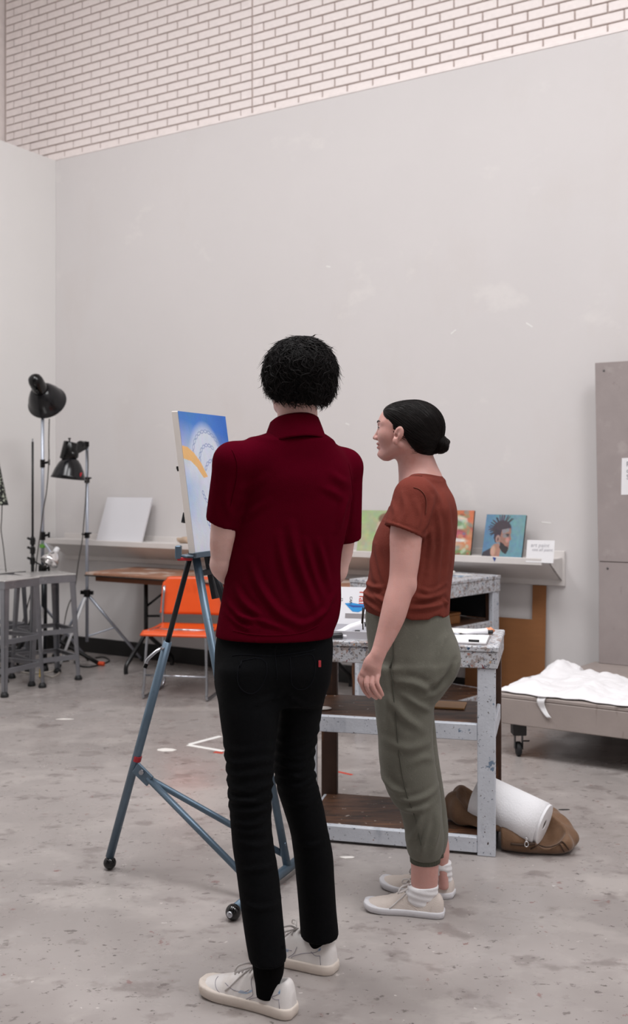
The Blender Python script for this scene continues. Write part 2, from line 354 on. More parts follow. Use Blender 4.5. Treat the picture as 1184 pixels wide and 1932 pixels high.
# ================================================================ wall ledge
t = thing('wall_ledge', 'long pale wooden display ledge fixed along the back wall', 'ledge', W(2.2, 0, 0))
obj('back_board', *wbox(.12, 4.40, .0005, .02, .765, .985, .003), 'ledge_paint', t)
obj('shelf_board', *wbox(.12, 4.385, .02, .25, .928, .945, .003), 'ledge_paint', t)
obj('front_lip', *wbox(.12, 4.33, .232, .252, .908, .951, .003), 'ledge_paint', t)
V = [W(.14, .02, .80), W(4.385, .02, .80), W(4.385, .24, .915), W(.14, .24, .915), W(.14, .02, .815), W(4.385, .02, .815), W(4.385, .24, .927), W(.14, .24, .927)]
obj('soffit_board', *hexa(V, .001), 'ledge_paint', t)
obj('end_bracket', *prism([(.02, .80), (.24, .915), (.24, .93), (.02, .93)], lambda v, z: W(4.372, v, z), lambda v, z: W(4.386, v, z)), 'ledge_paint', t)
# ---------------------------------------------------------------- things standing on the ledge
def leaner(name, label, cat, u0, u1, vb, vt, z0, h, th, m, side=None, group=None, shear=0.0):
    """flat panel leaning on the wall; returns root, top-left point, width and height vectors of its face"""
    root = thing(name, label, cat, W((u0+u1)/2, vb, z0), group)
    a = np.array(W(u0, vb, z0)); b = np.array(W(u1, vb, z0)); ct = np.array(W(u1, vt, z0+h)); dt = np.array(W(u0, vt, z0+h))
    nn = np.cross(b-a, dt-a); nn /= np.linalg.norm(nn)
    obj('panel', *hexa([a, b, b-nn*th, a-nn*th, dt, ct, ct-nn*th, dt-nn*th], .001), side or m, root)
    return root, dt, ct-dt, a-dt
leaner('blank_canvas', 'blank white canvas leaning on the ledge behind the light stands', 'canvas', .64, 1.11, .19, .06, .946, .345, .018, 'board_white')
V, Fs = ball((0, 0, 0), 1, 20); V = V*np.array([.075, .05, .028]); V[:, 2] += .012*np.sin(V[:, 0]*60)*np.cos(V[:, 1]*70); V[:, 2] = np.maximum(V[:, 2], -.024)
o = obj('cloth_wad', V+np.array(W(1.50, .12, .970)), Fs, 'tan_cloth', None, True); tag(o, 'crumpled tan rag on the ledge behind the easel', 'rag')
# green portrait
def upx(px, v): k = (px-CX)/F; return (k*(C0[1]+v*NV[1])-C0[0]-v*NV[0])/(DU[0]-k*DU[1])
r, o0, ex, ey = leaner('green_portrait', 'small pale green portrait canvas on the ledge between the two people', 'painting', upx(672, .16), upx(757, .16), .16, .08, .946, .275, .018, 'canvas_side')
R_ = Raster(70, 60, 'b9c98e'); R_.noise(.10, 10); R_.ell(.62, .5, .24, .44, 'd8bfa2', .1); R_.ell(.6, .2, .2, .14, '8d6a4c', .2); R_.ell(.6, .36, .15, .14, 'e2d2bb', .4)
R_.ell(.54, .46, .05, .03, '8d6f58', .5); R_.ell(.70, .46, .05, .03, '8d6f58', .5); R_.ell(.61, .58, .04, .08, 'c09a7c', .5); R_.ell(.61, .74, .08, .03, '9c6c5a', .5); R_.ell(.5, .6, .06, .12, 'c4a283', .6); R_.noise(.06, 20)
R_.build('picture', o0, ex, ey, r, sat=.78, gain=.80)
# orange abstract
r, o0, ex, ey = leaner('orange_painting', 'orange and multicoloured small painting on the ledge behind the woman', 'painting', upx(795, .15), upx(889, .15), .17, .10, .946, .285, .018, 'dark_edge')
R_ = Raster(70, 66, 'd98a52'); R_.noise(.15, 6); R_.ell(.6, .12, .5, .18, 'e2722c', .5); R_.ell(.72, .28, .16, .16, 'cfd6b8', .3); R_.ell(.7, .3, .09, .06, '86a874', .6)
R_.ell(.68, .56, .2, .14, 'b83c4c', .4); R_.ell(.76, .54, .08, .07, 'd0566a', .5); R_.ell(.66, .67, .24, .04, 'e9e6e2', .5); R_.ell(.62, .8, .2, .1, 'dba884', .4); R_.ell(.3, .45, .16, .2, '6ea59a', .5); R_.ell(.38, .78, .14, .14, '4f86ae', .5); R_.ell(.7, .95, .4, .07, '7f8f56', .5)
R_.ell(.46, .3, .07, .25, 'e8b27c', .6)
for _ in range(70): cx_, cy_ = random.random(), random.random(); R_.ell(cx_, cy_, random.uniform(.02, .09), random.uniform(.015, .05), random.choice(['e2722c', 'cfd6b8', '86a874', 'b83c4c', 'dba884', '6ea59a', '4f86ae', 'f0d2a8', '8a4a3a', 'e89a58']), .5, .6, random.uniform(0, 3))
R_.line([(.5, .2), (.62, .15), (.85, .2)], .02, 'f2d9b8'); R_.noise(.12, 16); R_.build('picture', o0, ex, ey, r, sat=.78, gain=.80)
# blue portrait in profile
r, o0, ex, ey = leaner('blue_portrait', 'teal canvas with a bearded profile and spiky hair on the ledge', 'painting', upx(908, .19), upx(983, .19), .19, .10, .946, .262, .02, 'dark_edge')
R_ = Raster(110, 110, '5d9cae'); R_.noise(.08, 5); R_.ell(.05, .5, .3, .6, '3f7fb2', .9, .7); R_.ell(.85, .3, .2, .3, '6fa8ae', .9, .6)
R_.poly([(.0, 1), (.02, .9), (.2, .8), (.32, .76), (.42, .8), (.42, 1)], '3c3442'); R_.poly([(.26, 1), (.22, .82), (.28, .7), (.4, .68), (.46, .8), (.44, 1)], 'b97e66'); R_.ell(.27, .86, .06, .12, 'd9a184', .5)
for i in range(40):
    a = math.radians(150+i*165/39+random.uniform(-6, 6)); x0, y0 = .44+.2*math.cos(a), .34+.19*math.sin(a); l = random.uniform(.08, .15)
    R_.line([(x0, y0), (x0+l*math.cos(a)+.01, y0+l*math.sin(a))], .011, random.choice(['3a2c3c', '4d3a4a', '2c2530', '5c4152']))
R_.ell(.44, .34, .23, .2, '41303e', .12); R_.poly([(.27, .34), (.25, .55), (.3, .66), (.4, .66), (.42, .4)], '37283a')
R_.poly([(.44, .36), (.66, .32), (.675, .42), (.66, .47), (.70, .58), (.655, .62), (.66, .68), (.64, .73), (.66, .80), (.6, .9), (.46, .8), (.4, .62)], 'a9705e')
R_.poly([(.44, .36), (.62, .32), (.62, .40), (.46, .46)], '8f8d92'); R_.ell(.55, .5, .08, .05, '7d9498', .6, .7); R_.ell(.6, .6, .05, .06, 'd08d7c', .5); R_.ell(.59, .47, .05, .018, '3a2830', .4); R_.ell(.6, .505, .035, .014, '4a3038', .4)
R_.poly([(.43, .64), (.5, .68), (.56, .74), (.64, .76), (.645, .84), (.6, .93), (.5, .88), (.42, .78)], '2b2126'); R_.ell(.63, .735, .03, .015, '9c5a56', .4); R_.ell(.36, .58, .055, .09, 'b98a7c', .3); R_.ell(.365, .59, .025, .05, '7a4a48', .5)
R_.noise(.08, 22); R_.build('picture', o0, ex, ey, r, sat=.78, gain=.80)
# hand written card
r, o0, ex, ey = leaner('note_card', 'white card with faint handwriting at the right end of the ledge', 'card', upx(993, .235), upx(1045, .235), .254, .225, .925, .135, .002, 'card_white')
ex, ey = np.array(ex), np.array(ey); exn = ex/np.linalg.norm(ex); nn = np.cross(ey, ex); nn /= np.linalg.norm(nn)
text('handwriting', 'art paint', .034, frame4(o0+ex*.14+ey*.30+nn*.001, ex, -ey), 'ink', r, .2); text('handwriting', 'use all paint', .027, frame4(o0+ex*.2+ey*.48+nn*.001, ex, -ey), 'ink', r, .2)
obj('blue_tab', *prism([(0, 0), (.022, -.004), (.012, -.028)], lambda a, b: W(upx(929, .252)+a, .2525, .948+b), lambda a, b: W(upx(929, .252)+a, .2545, .948+b)), 'print_navy', None)
tag(bpy.data.objects['blue_tab'], 'tiny blue tape tab stuck on the ledge below the teal portrait', 'tape')
# ================================================================ folding table by the wall
t = thing('folding_table', 'long brown folding table with black legs behind the orange chair', 'table', W(2.1, .35, 0))
obj('table_top', *wbox(.945, 3.2, .06, .63, .718, .74, .004), 'tabletop_brown', t)
obj('edge_strip', *wbox(.94, 3.205, .055, .635, .712, .72, .002), 'black_steel', t); obj('apron', *wbox(1.0, 3.15, .1, .58, .672, .711, .003), 'table_edge', t)
for ub, s in ((1.28, 1), (2.86, -1)):
    lg = obj('leg', *joinm([tube([W(ub, .33, .67), W(ub, .33, .27)], .016), tube(crv([W(ub, .33, .29), W(ub, .37, .23), W(ub+.01, .50, .12), W(ub+.01, .56, .06), W(ub+.01, .565, .0)], 5), .016), tube(crv([W(ub, .33, .29), W(ub+.02, .29, .23), W(ub+.05, .16, .12), W(ub+.06, .10, .06), W(ub+.06, .095, .0)], 5), .016)]), 'black_steel', t, True)
    obj('leg_brace', *joinm([tube([W(ub, .33, .47), W(ub+.28*s, .33, .66)], .009), tube([W(ub, .33, .40), W(ub+.13*s, .33, .41)], .009)]), 'black_steel', t, True)
# ================================================================ orange chair
t = thing('orange_chair', 'orange plastic stacking chair with chrome sled legs', 'chair', (-.86, 6.7, 0))
cf = np.array([-.18, -.984]); cr = np.array([.984, -.18]); cc = np.array([-.905, 6.50])       # forward (to viewer), right, middle of the front edge
def ch(x, y, z): p = cc+cr*x-cf*y; return np.array([p[0], p[1], z])
def seat(s, q):
    x = (s-.5)*.45; y = -.01+q*.40; z = .452-.012*math.sin(q*3.1)-.012*(1-abs(2*s-1)**2)*math.sin(q*3)
    if q < .12: z -= (.12-q)*.22
    return ch(x*(1-.06*q), y, z)
V, Fs = sheet(seat, 19, 17, .012); obj('seat', V, Fs, 'orange_plastic', t, True)
def back(s, q):
    x = (s-.5)*.46; c = .035*(1-(2*s-1)**2); zz = .505+q*.255; w = 1-.06*max(0, q-.75)*4*abs(2*s-1)
    r_ = max(0, abs(2*s-1)-.86)/.14; zz = min(zz, .76-.035*r_*r_); zz = max(zz, .505+.02*r_*r_)
    return ch(x*w, .40+c+.06*q, zz)
V, Fs = sheet(back, 25, 13, .01); obj('backrest', V, Fs, 'orange_plastic', t, True)
for s in (-1, 1):
    pth = crv([ch(s*.205, .42, .70), ch(s*.212, .40, .44), ch(s*.214, .44, .10), ch(s*.214, .42, .018), ch(s*.214, .36, .012), ch(s*.214, .08, .012), ch(s*.214, .02, .022), ch(s*.212, .03, .10), ch(s*.198, .06, .41), ch(s*.19, .10, .432), ch(s*.185, .34, .432)], 5)
    obj('sled_leg', *tube(pth, .0095, 10), 'chrome', t, True)
obj('cross_bar', *tube([ch(-.21, .035, .155), ch(.21, .035, .155)], .007), 'chrome', t, True); obj('cross_bar', *tube([ch(-.19, .2, .43), ch(.19, .2, .43)], .008), 'chrome', t, True)
# ================================================================ steel stools
def stool(label, c, a, h=.765, hw=.165, fw=.185):
    t = thing('steel_stool', label, 'stool', (0, 0, 0), 'grey steel stools by the left wall')
    V, Fs = cbox((0, 0, h-.006), (2*hw, 2*hw, .012), .005); obj('seat', V, Fs, 'stool_top', t)
    for k in range(4):
        R = Matrix.Rotation(k*math.pi/2, 3, 'Z'); R = np.array(R)
        obj('apron', cbox((0, -hw+.004, h-.035), (2*hw-.002, .004, .05), .001)[0]@R.T, cbox((0, 0, 0), (1, 1, 1), .001)[1], 'stool_steel', t)
        # angle-iron leg: two tapering flanges
        p0 = np.array([-hw+.006, -hw+.006, h-.014]); p1 = np.array([-fw, -fw, .02]); w0, w1 = .045, .028; th = .004
        A = hexa([p1, p1+[w1, 0, 0], p1+[w1, th, 0], p1+[0, th, 0], p0, p0+[w0, 0, 0], p0+[w0, th, 0], p0+[0, th, 0]], 0)
        B = hexa([p1, p1+[th, 0, 0], p1+[th, w1, 0], p1+[0, w1, 0], p0, p0+[th, 0, 0], p0+[th, w0, 0], p0+[0, w0, 0]], 0)
        V, Fs = joinm([A, B]); lg = obj('leg', V@R.T, Fs, 'stool_steel', t)
        fo = lathe([(.024, 0), (.028, .006), (.025, .020), (.016, .034)], 16, (-fw+.01, -fw+.01, 0)); obj('foot', fo[0]@R.T, fo[1], 'rubber', lg, True)
        for z in (.355, .165):
            q = hw-.006+(fw-hw+.006)*(h-z)/h; V, Fs = joinm([cbox((0, -q+.001, z), (2*q-.004, .003, .032), 0), cbox((0, -q+.012, z+.0145), (2*q-.03, .02, .003), 0)]); obj('stretcher', V@R.T, Fs, 'stool_steel', t)
    t.location = (c[0], c[1], 0); t.rotation_euler = (0, 0, a); return t
stool('grey steel stool cut by the left picture edge, nearest of the group', (-2.105, 6.86), math.atan2(.26, .14)-math.radians(0))
stool('grey steel stool with shiny seat in front of the light stands', (-1.93, 7.23), math.atan2(.20, .25), .76)
stool('grey steel stool half hidden behind the nearest stool', (-2.36, 7.42), math.radians(60), .76)
# ================================================================ studio light stands
def P_(px, py, Y): return px3(px, py, Y)
t = thing('tall_light_stand', 'tallest studio light stand with a black bowl reflector turned away', 'studio light', (-2.02, 7.5, 0))
Yp = 7.5; xp = -2.02
obj('pole', *joinm([tube([(xp, Yp, .74), (xp, Yp, 1.96)], .0125), tube([(xp, Yp, 1.94), (xp, Yp, 1.99)], .0145)]), 'pale_steel', t, True)
obj('column', *tube([(xp+.012, Yp, .05), (xp+.012, Yp, .76)], .022, 12), 'easel_dark', t, True)
obj('foot', *lathe([(.03, 0), (.034, .015), (.026, .05)], 16, (xp+.012, Yp, 0)), 'rubber', t, True)
for z, w in ((.765, .034), (1.012, .024), (1.552, .02)): obj('collar', *joinm([tube([(xp, Yp, z-.03), (xp, Yp, z+.03)], w*.9, 12), bar((xp, Yp-.01, z), (xp+.055, Yp-.01, z+.012), .014, .018), tube([(xp+.05, Yp-.01, z-.012), (xp+.05, Yp-.01, z+.03)], .008, 8)]), 'lamp_black', t)
obj('tape_band', *tube([(xp, Yp, 1.945), (xp, Yp, 1.965)], .0155), 'red_tape', t); obj('tape_band', *tube([(xp, Yp, .925), (xp, Yp, .95)], .0225), 'green_tape', t)
for q, m_ in ((gnd(77, 1281), 'white_plastic'), (np.array([-2.28, 7.75, 0]), 'pale_steel'), (np.array([-1.78, 7.95, 0]), 'pale_steel')):
    lg = obj('leg', *tube([(xp, Yp, .50), (q[0], q[1], .012)], .011), m_, t, True); obj('foot_cap', *tube([np.array((xp, Yp, .5))*.11+np.array((q[0], q[1], .012))*.89, np.array((q[0], q[1], .012))], .0125), 'yellow_cap' if m_ == 'white_plastic' else 'rubber', lg)
obj('leg_strut', *tube([(xp, Yp, .2), (xp*.5+gnd(77, 1281)[0]*.5, Yp*.5+gnd(77, 1281)[1]*.5, .25)], .006), 'pale_steel', t)
ax = np.array([.09, .85, -.52]); ax /= np.linalg.norm(ax); hb = P_(89, 759, 7.55)-.26*ax
obj('lamp_housing', *lathe([(.004, -.055), (.03, -.05), (.048, -.03), (.054, 0), (.056, .10), (.05, .14), (.062, .15)], 28, hb, ax), 'lamp_black', t, True)
obj('reflector', *lathe([(.05, .10), (.072, .11), (.10, .15), (.125, .20), (.14, .255), (.147, .26), (.143, .262), (.135, .25), (.11, .19), (.05, .13)], 40, hb, ax), 'lamp_bowl', t, True)
obj('yoke', *tube(crv([(xp, Yp, 1.99), (xp+.005, Yp-.03, 2.03), (hb[0]+.01, hb[1]-.03, hb[2]-.07)], 5), .011), 'lamp_black', t, True)
obj('power_cord', *tube(crv([P_(93, 790, 7.46), P_(92, 830, 7.44), P_(92, 870, 7.43), P_(88, 925, 7.43), P_(82, 960, 7.44), P_(76, 1005, 7.45), P_(70, 1050, 7.46), P_(66, 1085, 7.5), P_(50, 1150, 7.6), P_(38, 1190, 7.7), P_(30, 1235, 7.9)], 5), .0045, 6), 'cord_grey', t, True)
# shorter stand
t = thing('short_light_stand', 'shorter silver light stand with a shiny black dome lamp tilted down', 'studio light', (-1.768, 7.85, 0))
xq, Yq = -1.768, 7.85
obj('pole', *tube([(xq, Yq, .17), (xq, Yq, 1.70)], .0125), 'pale_steel', t, True); obj('pole_upper', *tube([(xq, Yq, 1.0), (xq, Yq, 1.72)], .0095), 'chrome', t, True)
for z in (1.0, 1.43): obj('collar', *joinm([tube([(xq, Yq, z-.022), (xq, Yq, z+.022)], .021, 12), bar((xq, Yq, z), (xq-.04, Yq-.01, z+.01), .014, .014), bar((xq, Yq, z+.01), (xq+.035, Yq, z+.016), .012, .012)]), 'lamp_black', t)
obj('hub', *joinm([tube([(xq, Yq, .52), (xq, Yq, .575)], .026, 14), bar((xq-.05, Yq, .555), (xq+.05, Yq, .55), .03, .03)]), 'lamp_black', t)
for q, zk in ((P_(111, 1262, 7.62), 'white_plastic'), (np.array(W(1.08, .13, 0)), 'pale_steel'), (np.array(W(.33, .35, 0)), 'pale_steel')):
    q = np.array([q[0], q[1], .012]); lg = obj('leg', *tube([(xq, Yq, .545), q], .0115), zk, t, True); obj('foot_cap', *tube([q+(np.array((xq, Yq, .545))-q)*.04, q], .014), 'rubber', lg)
obj('leg_strut', *tube([(xq, Yq, .21), np.array((xq, Yq, .545))*.5+np.array(W(1.08, .13, .012))*.5], .006), 'pale_steel', t)
dm = P_(133, 864, 7.70); ax = np.array([-.10, -.05, -.99]); ax /= np.linalg.norm(ax)
obj('reflector', *lathe([(.03, -.02), (.036, .0), (.06, .012), (.085, .045), (.108, .09), (.124, .138), (.133, .158), (.130, .160), (.12, .14), (.10, .085), (.03, .012)], 40, dm, ax), 'lamp_bowl', t, True)
obj('tape_mark', *cbox(dm+ax*.135+np.array([.104, -.062, 0]), (.014, .006, .045), .001, np.array(Matrix.Rotation(.4, 3, 'Y'))), 'red_tape', t)
obj('lamp_neck', *lathe([(.05, -.05), (.046, .0), (.034, .012)], 20, dm+np.array([.012, 0, .005]), (-.05, -.05, -1)), 'lamp_black', t, True)
hb = P_(130, 852, 7.70); V, Fs = lathe([(.05, -.075), (.056, -.07), (.058, .06), (.052, .066)], 24, hb, (-.22, -.05, -1)); obj('lamp_housing', V, Fs, 'lamp_black', t, True)
obj('knob', *lathe([(.012, 0), (.006, .01), (.006, .03), (.011, .03), (.011, .04)], 10, P_(131, 836, 7.68)), 'lamp_black', t)
obj('arm', *joinm([bar(P_(137, 852, 7.70), P_(160, 839, 7.84), .045, .06), bar(P_(157, 838, 7.84), P_(168, 838, 7.85), .05, .04), ball(P_(152, 840, 7.8), .036, 14)]), 'lamp_black', t)
obj('power_cord', *tube(crv([P_(165, 850, 7.82), P_(166, 880, 7.8), P_(163, 915, 7.8), P_(161, 950, 7.8), P_(158, 985, 7.8), P_(155, 1020, 7.82), P_(148, 1060, 7.85), P_(140, 1115, 7.9), P_(128, 1145, 7.95), P_(121, 1180, 7.95), P_(118, 1225, 7.7)], 5), .0045, 6), 'cord_grey', t, True)
# thin black stand
t = thing('black_light_stand', 'thin bare black light stand beside the left partition', 'light stand', (-2.12, 7.6, 0))
xb, Yb = P_(61.5, 900, 7.65)[:2]
obj('pole', *joinm([tube([(xb, Yb, .95), (xb, Yb, 1.72)], .0085), tube([(xb, Yb, .42), (xb, Yb, 1.0)], .013)]), 'black_plain', t, True); obj('spigot', *tube([(xb, Yb, 1.72), (xb, Yb, 1.745)], .005), 'chrome', t)
for z in (.97, .90, .82): obj('clamp', *joinm([tube([(xb, Yb, z-.03), (xb, Yb, z+.02)], .02, 10), bar((xb-.04, Yb, z+.02), (xb+.02, Yb, z-.005), .016, .016)]), 'black_plain', t)
for q in (P_(186, 1246, 7.75), np.array([-2.25, 7.25, 0]), np.array([-2.28, 8.0, 0])):
    q = np.array([q[0], q[1], .018]); lg = obj('leg', *tube(crv([(xb, Yb, .40), np.array((xb, Yb, .33))*.75+q*.25, q], 5), .015), 'black_plain', t, True)
    if q[0] > -2: obj('foot_cap', *tube([q, q+np.array([.045, -.01, -.002])], .017), 'orange_cap', lg)
obj('hub', *tube([(xb, Yb, .36), (xb, Yb, .44)], .024, 12), 'black_plain', t)
# small clamp lamp with shiny reflector clipped to the tall stand
t = thing('clamp_lamp', 'small shiny clamp lamp with clear reflector clipped to the tall stand', 'clamp lamp', (-1.94, 7.44, .85))
cb = P_(103, 1044, 7.44); ax = np.array([-.35, -.5, -.8])
obj('reflector', *lathe([(.02, -.01), (.028, .0), (.05, .025), (.066, .06), (.07, .085), (.067, .086), (.06, .06), (.02, .01)], 28, cb, ax), 'foil', t, True)
obj('socket', *lathe([(.014, -.05), (.02, -.045), (.021, .005)], 18, cb, ax), 'white_plastic', t, True)
obj('clip', *bar(P_(84, 1025, 7.46), P_(97, 1044, 7.45), .014, .014), 'pale_steel', t); obj('clip_lever', *bar(P_(66, 1060, 7.46), P_(88, 1072, 7.44), .01, .01), 'lamp_black', t)
# hanging patterned shade at the edge
t = thing('patterned_shade', 'black and white speckled lampshade cut by the left picture edge', 'lampshade', P_(-8, 955, 7.3))
sc = P_(-9, 953, 7.3); obj('shade', *lathe([(.094, 0), (.09, .01), (.05, .2), (.028, .32), (.02, .33), (.024, .31), (.046, .19), (.085, .01)], 32, sc), 'shade_pattern', t, True)
obj('hanging_cord', *tube([sc+np.array([0, 0, .32]), sc+np.array([-.0, 0, 2.2])], .003, 6), 'cord_black', t)
obj('power_cord', *tube(crv([sc+np.array([.05, 0, .01]), P_(3, 980, 7.3), P_(2, 1000, 7.3), P_(6, 1030, 7.32), P_(11, 1075, 7.34), P_(16, 1130, 7.5), P_(5, 1235, 7.9)], 5), .004, 6), 'cord_grey', t, True)
# cables on the floor
def cable(label, pts, r, m):
    P = [gnd(x, y, r+.0005) for x, y in pts]; tag(obj('floor_cable', *tube(crv(P, 6), r, 7), m, None, True), label, 'cable', 'cables behind the stools')
cable('black cable curling on the floor beside the short light stand', [(140, 1248), (150, 1256), (170, 1258), (195, 1252), (206, 1246), (196, 1240), (180, 1241)], .006, 'cord_black')
cable('pale cable looping on the floor under the shiny stool', [(86, 1273), (100, 1277), (112, 1268), (104, 1262), (98, 1266), (70, 1270), (40, 1268)], .005, 'cord_white')
cable('black cable lying along the left partition under the stools', [(-10, 1262), (20, 1258), (50, 1254), (90, 1250), (130, 1246)], .007, 'cord_black')
# ================================================================ painted work bench in front
def bench(name, label, FR, e1, e2, L, D, HT, sl, lw, zm, zl, wood, top_m, white, rail_d):
    """FR: front right slab corner; e1 along the front to the left, e2 to the back"""
    e1 = np.array(e1)/np.linalg.norm(e1); e2 = np.array(e2)/np.linalg.norm(e2); FR = np.array(FR)
    t = thing(name, label, 'work bench', (*(FR+e1*L/2+e2*D/2), 0))
    B = lambda x, y, lx, ly, z0, z1, bev=.003: obox(FR+e1*x+e2*y, e1, e2, lx, ly, z0, z1, bev)
    obj('top_board', *B(0, 0, L, D, HT-.022, HT, .004), top_m, t)
    obj('front_apron', *B(.004, .003, L-.008, .035, HT-sl, HT-.0225), white, t); obj('back_apron', *B(.004, D-.038, L-.008, .035, HT-sl, HT-.0225), white, t)
    for x in (.004, L-.034): obj('side_apron', *B(x, .0385, .03, D-.077, HT-sl, HT-.0225), white, t)
    zt = HT-sl-.0005
    for x in (.012, L-.012-lw):
        for y in (.008, D-.008-lw*.8):
            lg = obj('leg', *B(x, y, lw, .03, 0, zt), white if y < .1 or rail_d else wood, t); obj('leg_core', *B(x+.004, y+.0305, lw-.008, lw*.8-.03, .0, zt), wood if y < .1 or rail_d else white, lg)
    for zs, tt, nm in ((zm, .062, 'middle_shelf'), (zl, .058, 'bottom_shelf')):
        ob = obj(nm, *B(.03, .04, L-.06, D-.08, zs-.02, zs), 'old_wood', t)
        obj('front_rail', *B(.0125+lw, .01, L-.025-2*lw, .028, zs-tt, zs+.001), white, ob)
        for x in (.014, L-.014-.026): obj('side_rail', *B(x, .012+lw*.8, .015, D-.024-1.6*lw, zs-tt, zs+.001), white, ob)
    if rail_d: obj('side_shade', *B(.05, .06, .008, D-.12, zm+.01, zt), 'black_matte', t); obj('back_shade', *B(.05, D-.055, L-.1, .008, zm+.01, zt), 'black_matte', t)  # black sheets stand in for the shade inside the rear bench
    return t, lambda x, y, z: np.array([*(FR+e1*x+e2*y), z])
b1, BP = bench('paint_bench', 'paint-splattered white work bench with wooden shelves beside the woman', (.694, 3.79), (-.97, .235), (.235, .97), .79, .46, .796, .084, .068, .497, .068, 'dark_wood', 'splattered_white', 'splattered_white', False)
b2, BQ = bench('rear_bench', 'second paint-splattered bench with black sheets for its inner shade, behind the woman', (1.161, 6.25), (-.676, -.737), (-.737, .676), .82, .54, .838, .10, .07, .56, .12, 'dark_wood', 'splattered_white', 'splattered_white', True)
for o in b1.children:
    if o.name.startswith(('leg',)) and o.data.materials[0].name != 'dark_wood': o.data.materials[0] = MATS['worn_white']
    for c in o.children:
        if 'rail' in c.name: c.data.materials[0] = MATS['worn_white']
for o in b2.children:
    if o.name.startswith('leg'): o.data.materials[0] = MATS['worn_white']
q = BQ(.30, .10, .561); e1 = np.array([-.676, -.737]); e2 = np.array([-.737, .676])
t = thing('wooden_box', 'brown wooden box on the shelf of the rear bench', 'box', q)
obj('box_body', *obox(q, e1, e2, .28, .13, .561, .612, .003), 'box_wood', t); obj('box_lid', *obox(q[:2]-e1*.003-e2*.003, e1, e2, .286, .136, .6125, .628, .003), 'box_wood', t)
q = BQ(.42, .25, .561); tag(obj('black_case', *obox(q, e1, e2, .3, .2, .561, .72, .01), 'black_matte'), 'black case standing on the shelf of the rear bench', 'case')
V, Fs = ball((0, 0, 0), 1, 18); V = V*np.array([.05, .04, .022])*(1+.18*np.sin(V[:, :1]*7+V[:, 1:2]*5)); tag(obj('paper_wad', V+BQ(.3, .2, .860), Fs, 'scrap', None, True), 'crumpled pale paper on top of the rear bench', 'paper')
tag(obj('paint_rag', (ball((0, 0, 0), 1, 16)[0]*np.array([.05, .03, .016])*(1+.15*np.sin(9*ball((0, 0, 0), 1, 16)[0][:, :1])))+BQ(.22, .34, .854), ball((0, 0, 0), 1, 16)[1], 'box_wood', None, True), 'small brown rag on top of the rear bench', 'rag')
tag(obj('palette_sheet', *obox(BQ(.12, .1, 0), e1, e2, .2, .14, .8385, .8415, .001), 'print_blue'), 'blue smeared palette sheet on top of the rear bench', 'palette'); bpy.data.objects['palette_sheet'].data.materials[0] = mat('blue_smear', 'd8d6d4', .5, layers=[('5f86a8', 9, .5, .1), ('b98f86', 14, .64, .05)])
# ---------------------------------------------------------------- things on the front bench
ZB = .7965; e1 = np.array([-.9719, .2355]); e2 = np.array([.2355, .9719])
q = BP(.47, .035, ZB); t = thing('paint_box', 'open white carton of paint tubes on the bench behind the man', 'carton', q)
obj('tray_bottom', *obox(q, e1, e2, .24, .2, ZB, ZB+.003, .0005), 'tube_white', t)
for a, b, lx, ly in ((0, 0, .24, .004), (0, .196, .24, .004), (0, .0045, .004, .191), (.236, .0045, .004, .191)): obj('tray_wall', *obox(q[:2]+e1*a+e2*b, e1, e2, lx, ly, ZB+.0035, ZB+.034, .001), 'light_grey', t)
lb = BP(.45, .245, ZB+.034); lt = lb+np.array([e2[0]*.06, e2[1]*.06, .145]); wv = np.array([e1[0], e1[1], 0])*.26
nn = np.cross(wv, lt-lb); nn /= np.linalg.norm(nn)
# lid panel (rests on its lower edge on the bench behind the tray)
lb0 = BP(.45, .245, ZB+.0005); ld = obj('lid', *hexa([lb0, lb0+wv, lb0+wv+nn*.004, lb0+nn*.004, lt, lt+wv, lt+wv+nn*.004, lt+nn*.004], .001), 'tube_white', t)
fr = -nn if nn[1] > 0 else nn
up = (lt-lb0)/np.linalg.norm(lt-lb0); rt = -wv/np.linalg.norm(wv); fo = .0006 if fr is nn else .0006
off = (nn*.0046 if nn[1] < 0 else -nn*.0006)
text('lettering', 'rial', .046, frame4(lb0-rt*.140+up*.172+off, -up, rt), 'print_red', ld); text('lettering', 'CAN', .016, frame4(lb0-rt*.180+up*.148+off, -up, rt), 'print_black', ld); text('lettering', '12', .016, frame4(lb0-rt*.220+up*.142+off, -up, rt), 'print_black', ld)
def lidp(a, b): return lb0-rt*a+up*b
poly = [(.200, .118), (.17, .121), (.14, .117), (.105, .118), (.108, .098), (.14, .082), (.165, .084), (.18, .098)]
obj('brush_mark', *prism(poly, lambda a, b: lidp(a, b)+off*.8, lambda a, b: lidp(a, b)+off*1.4), 'print_blue', ld); obj('brush_mark', *prism([(.190, .112), (.16, .110), (.11, .110), (.13, .103), (.165, .102)], lambda a, b: lidp(a, b)+off*1.5, lambda a, b: lidp(a, b)+off*1.9), 'print_navy', ld)
obj('grey_band', *prism([(.195, .076), (.10, .076), (.10, .056), (.195, .056)], lambda a, b: lidp(a, b)+off*.8, lambda a, b: lidp(a, b)+off*1.4), 'grey_panel', ld)
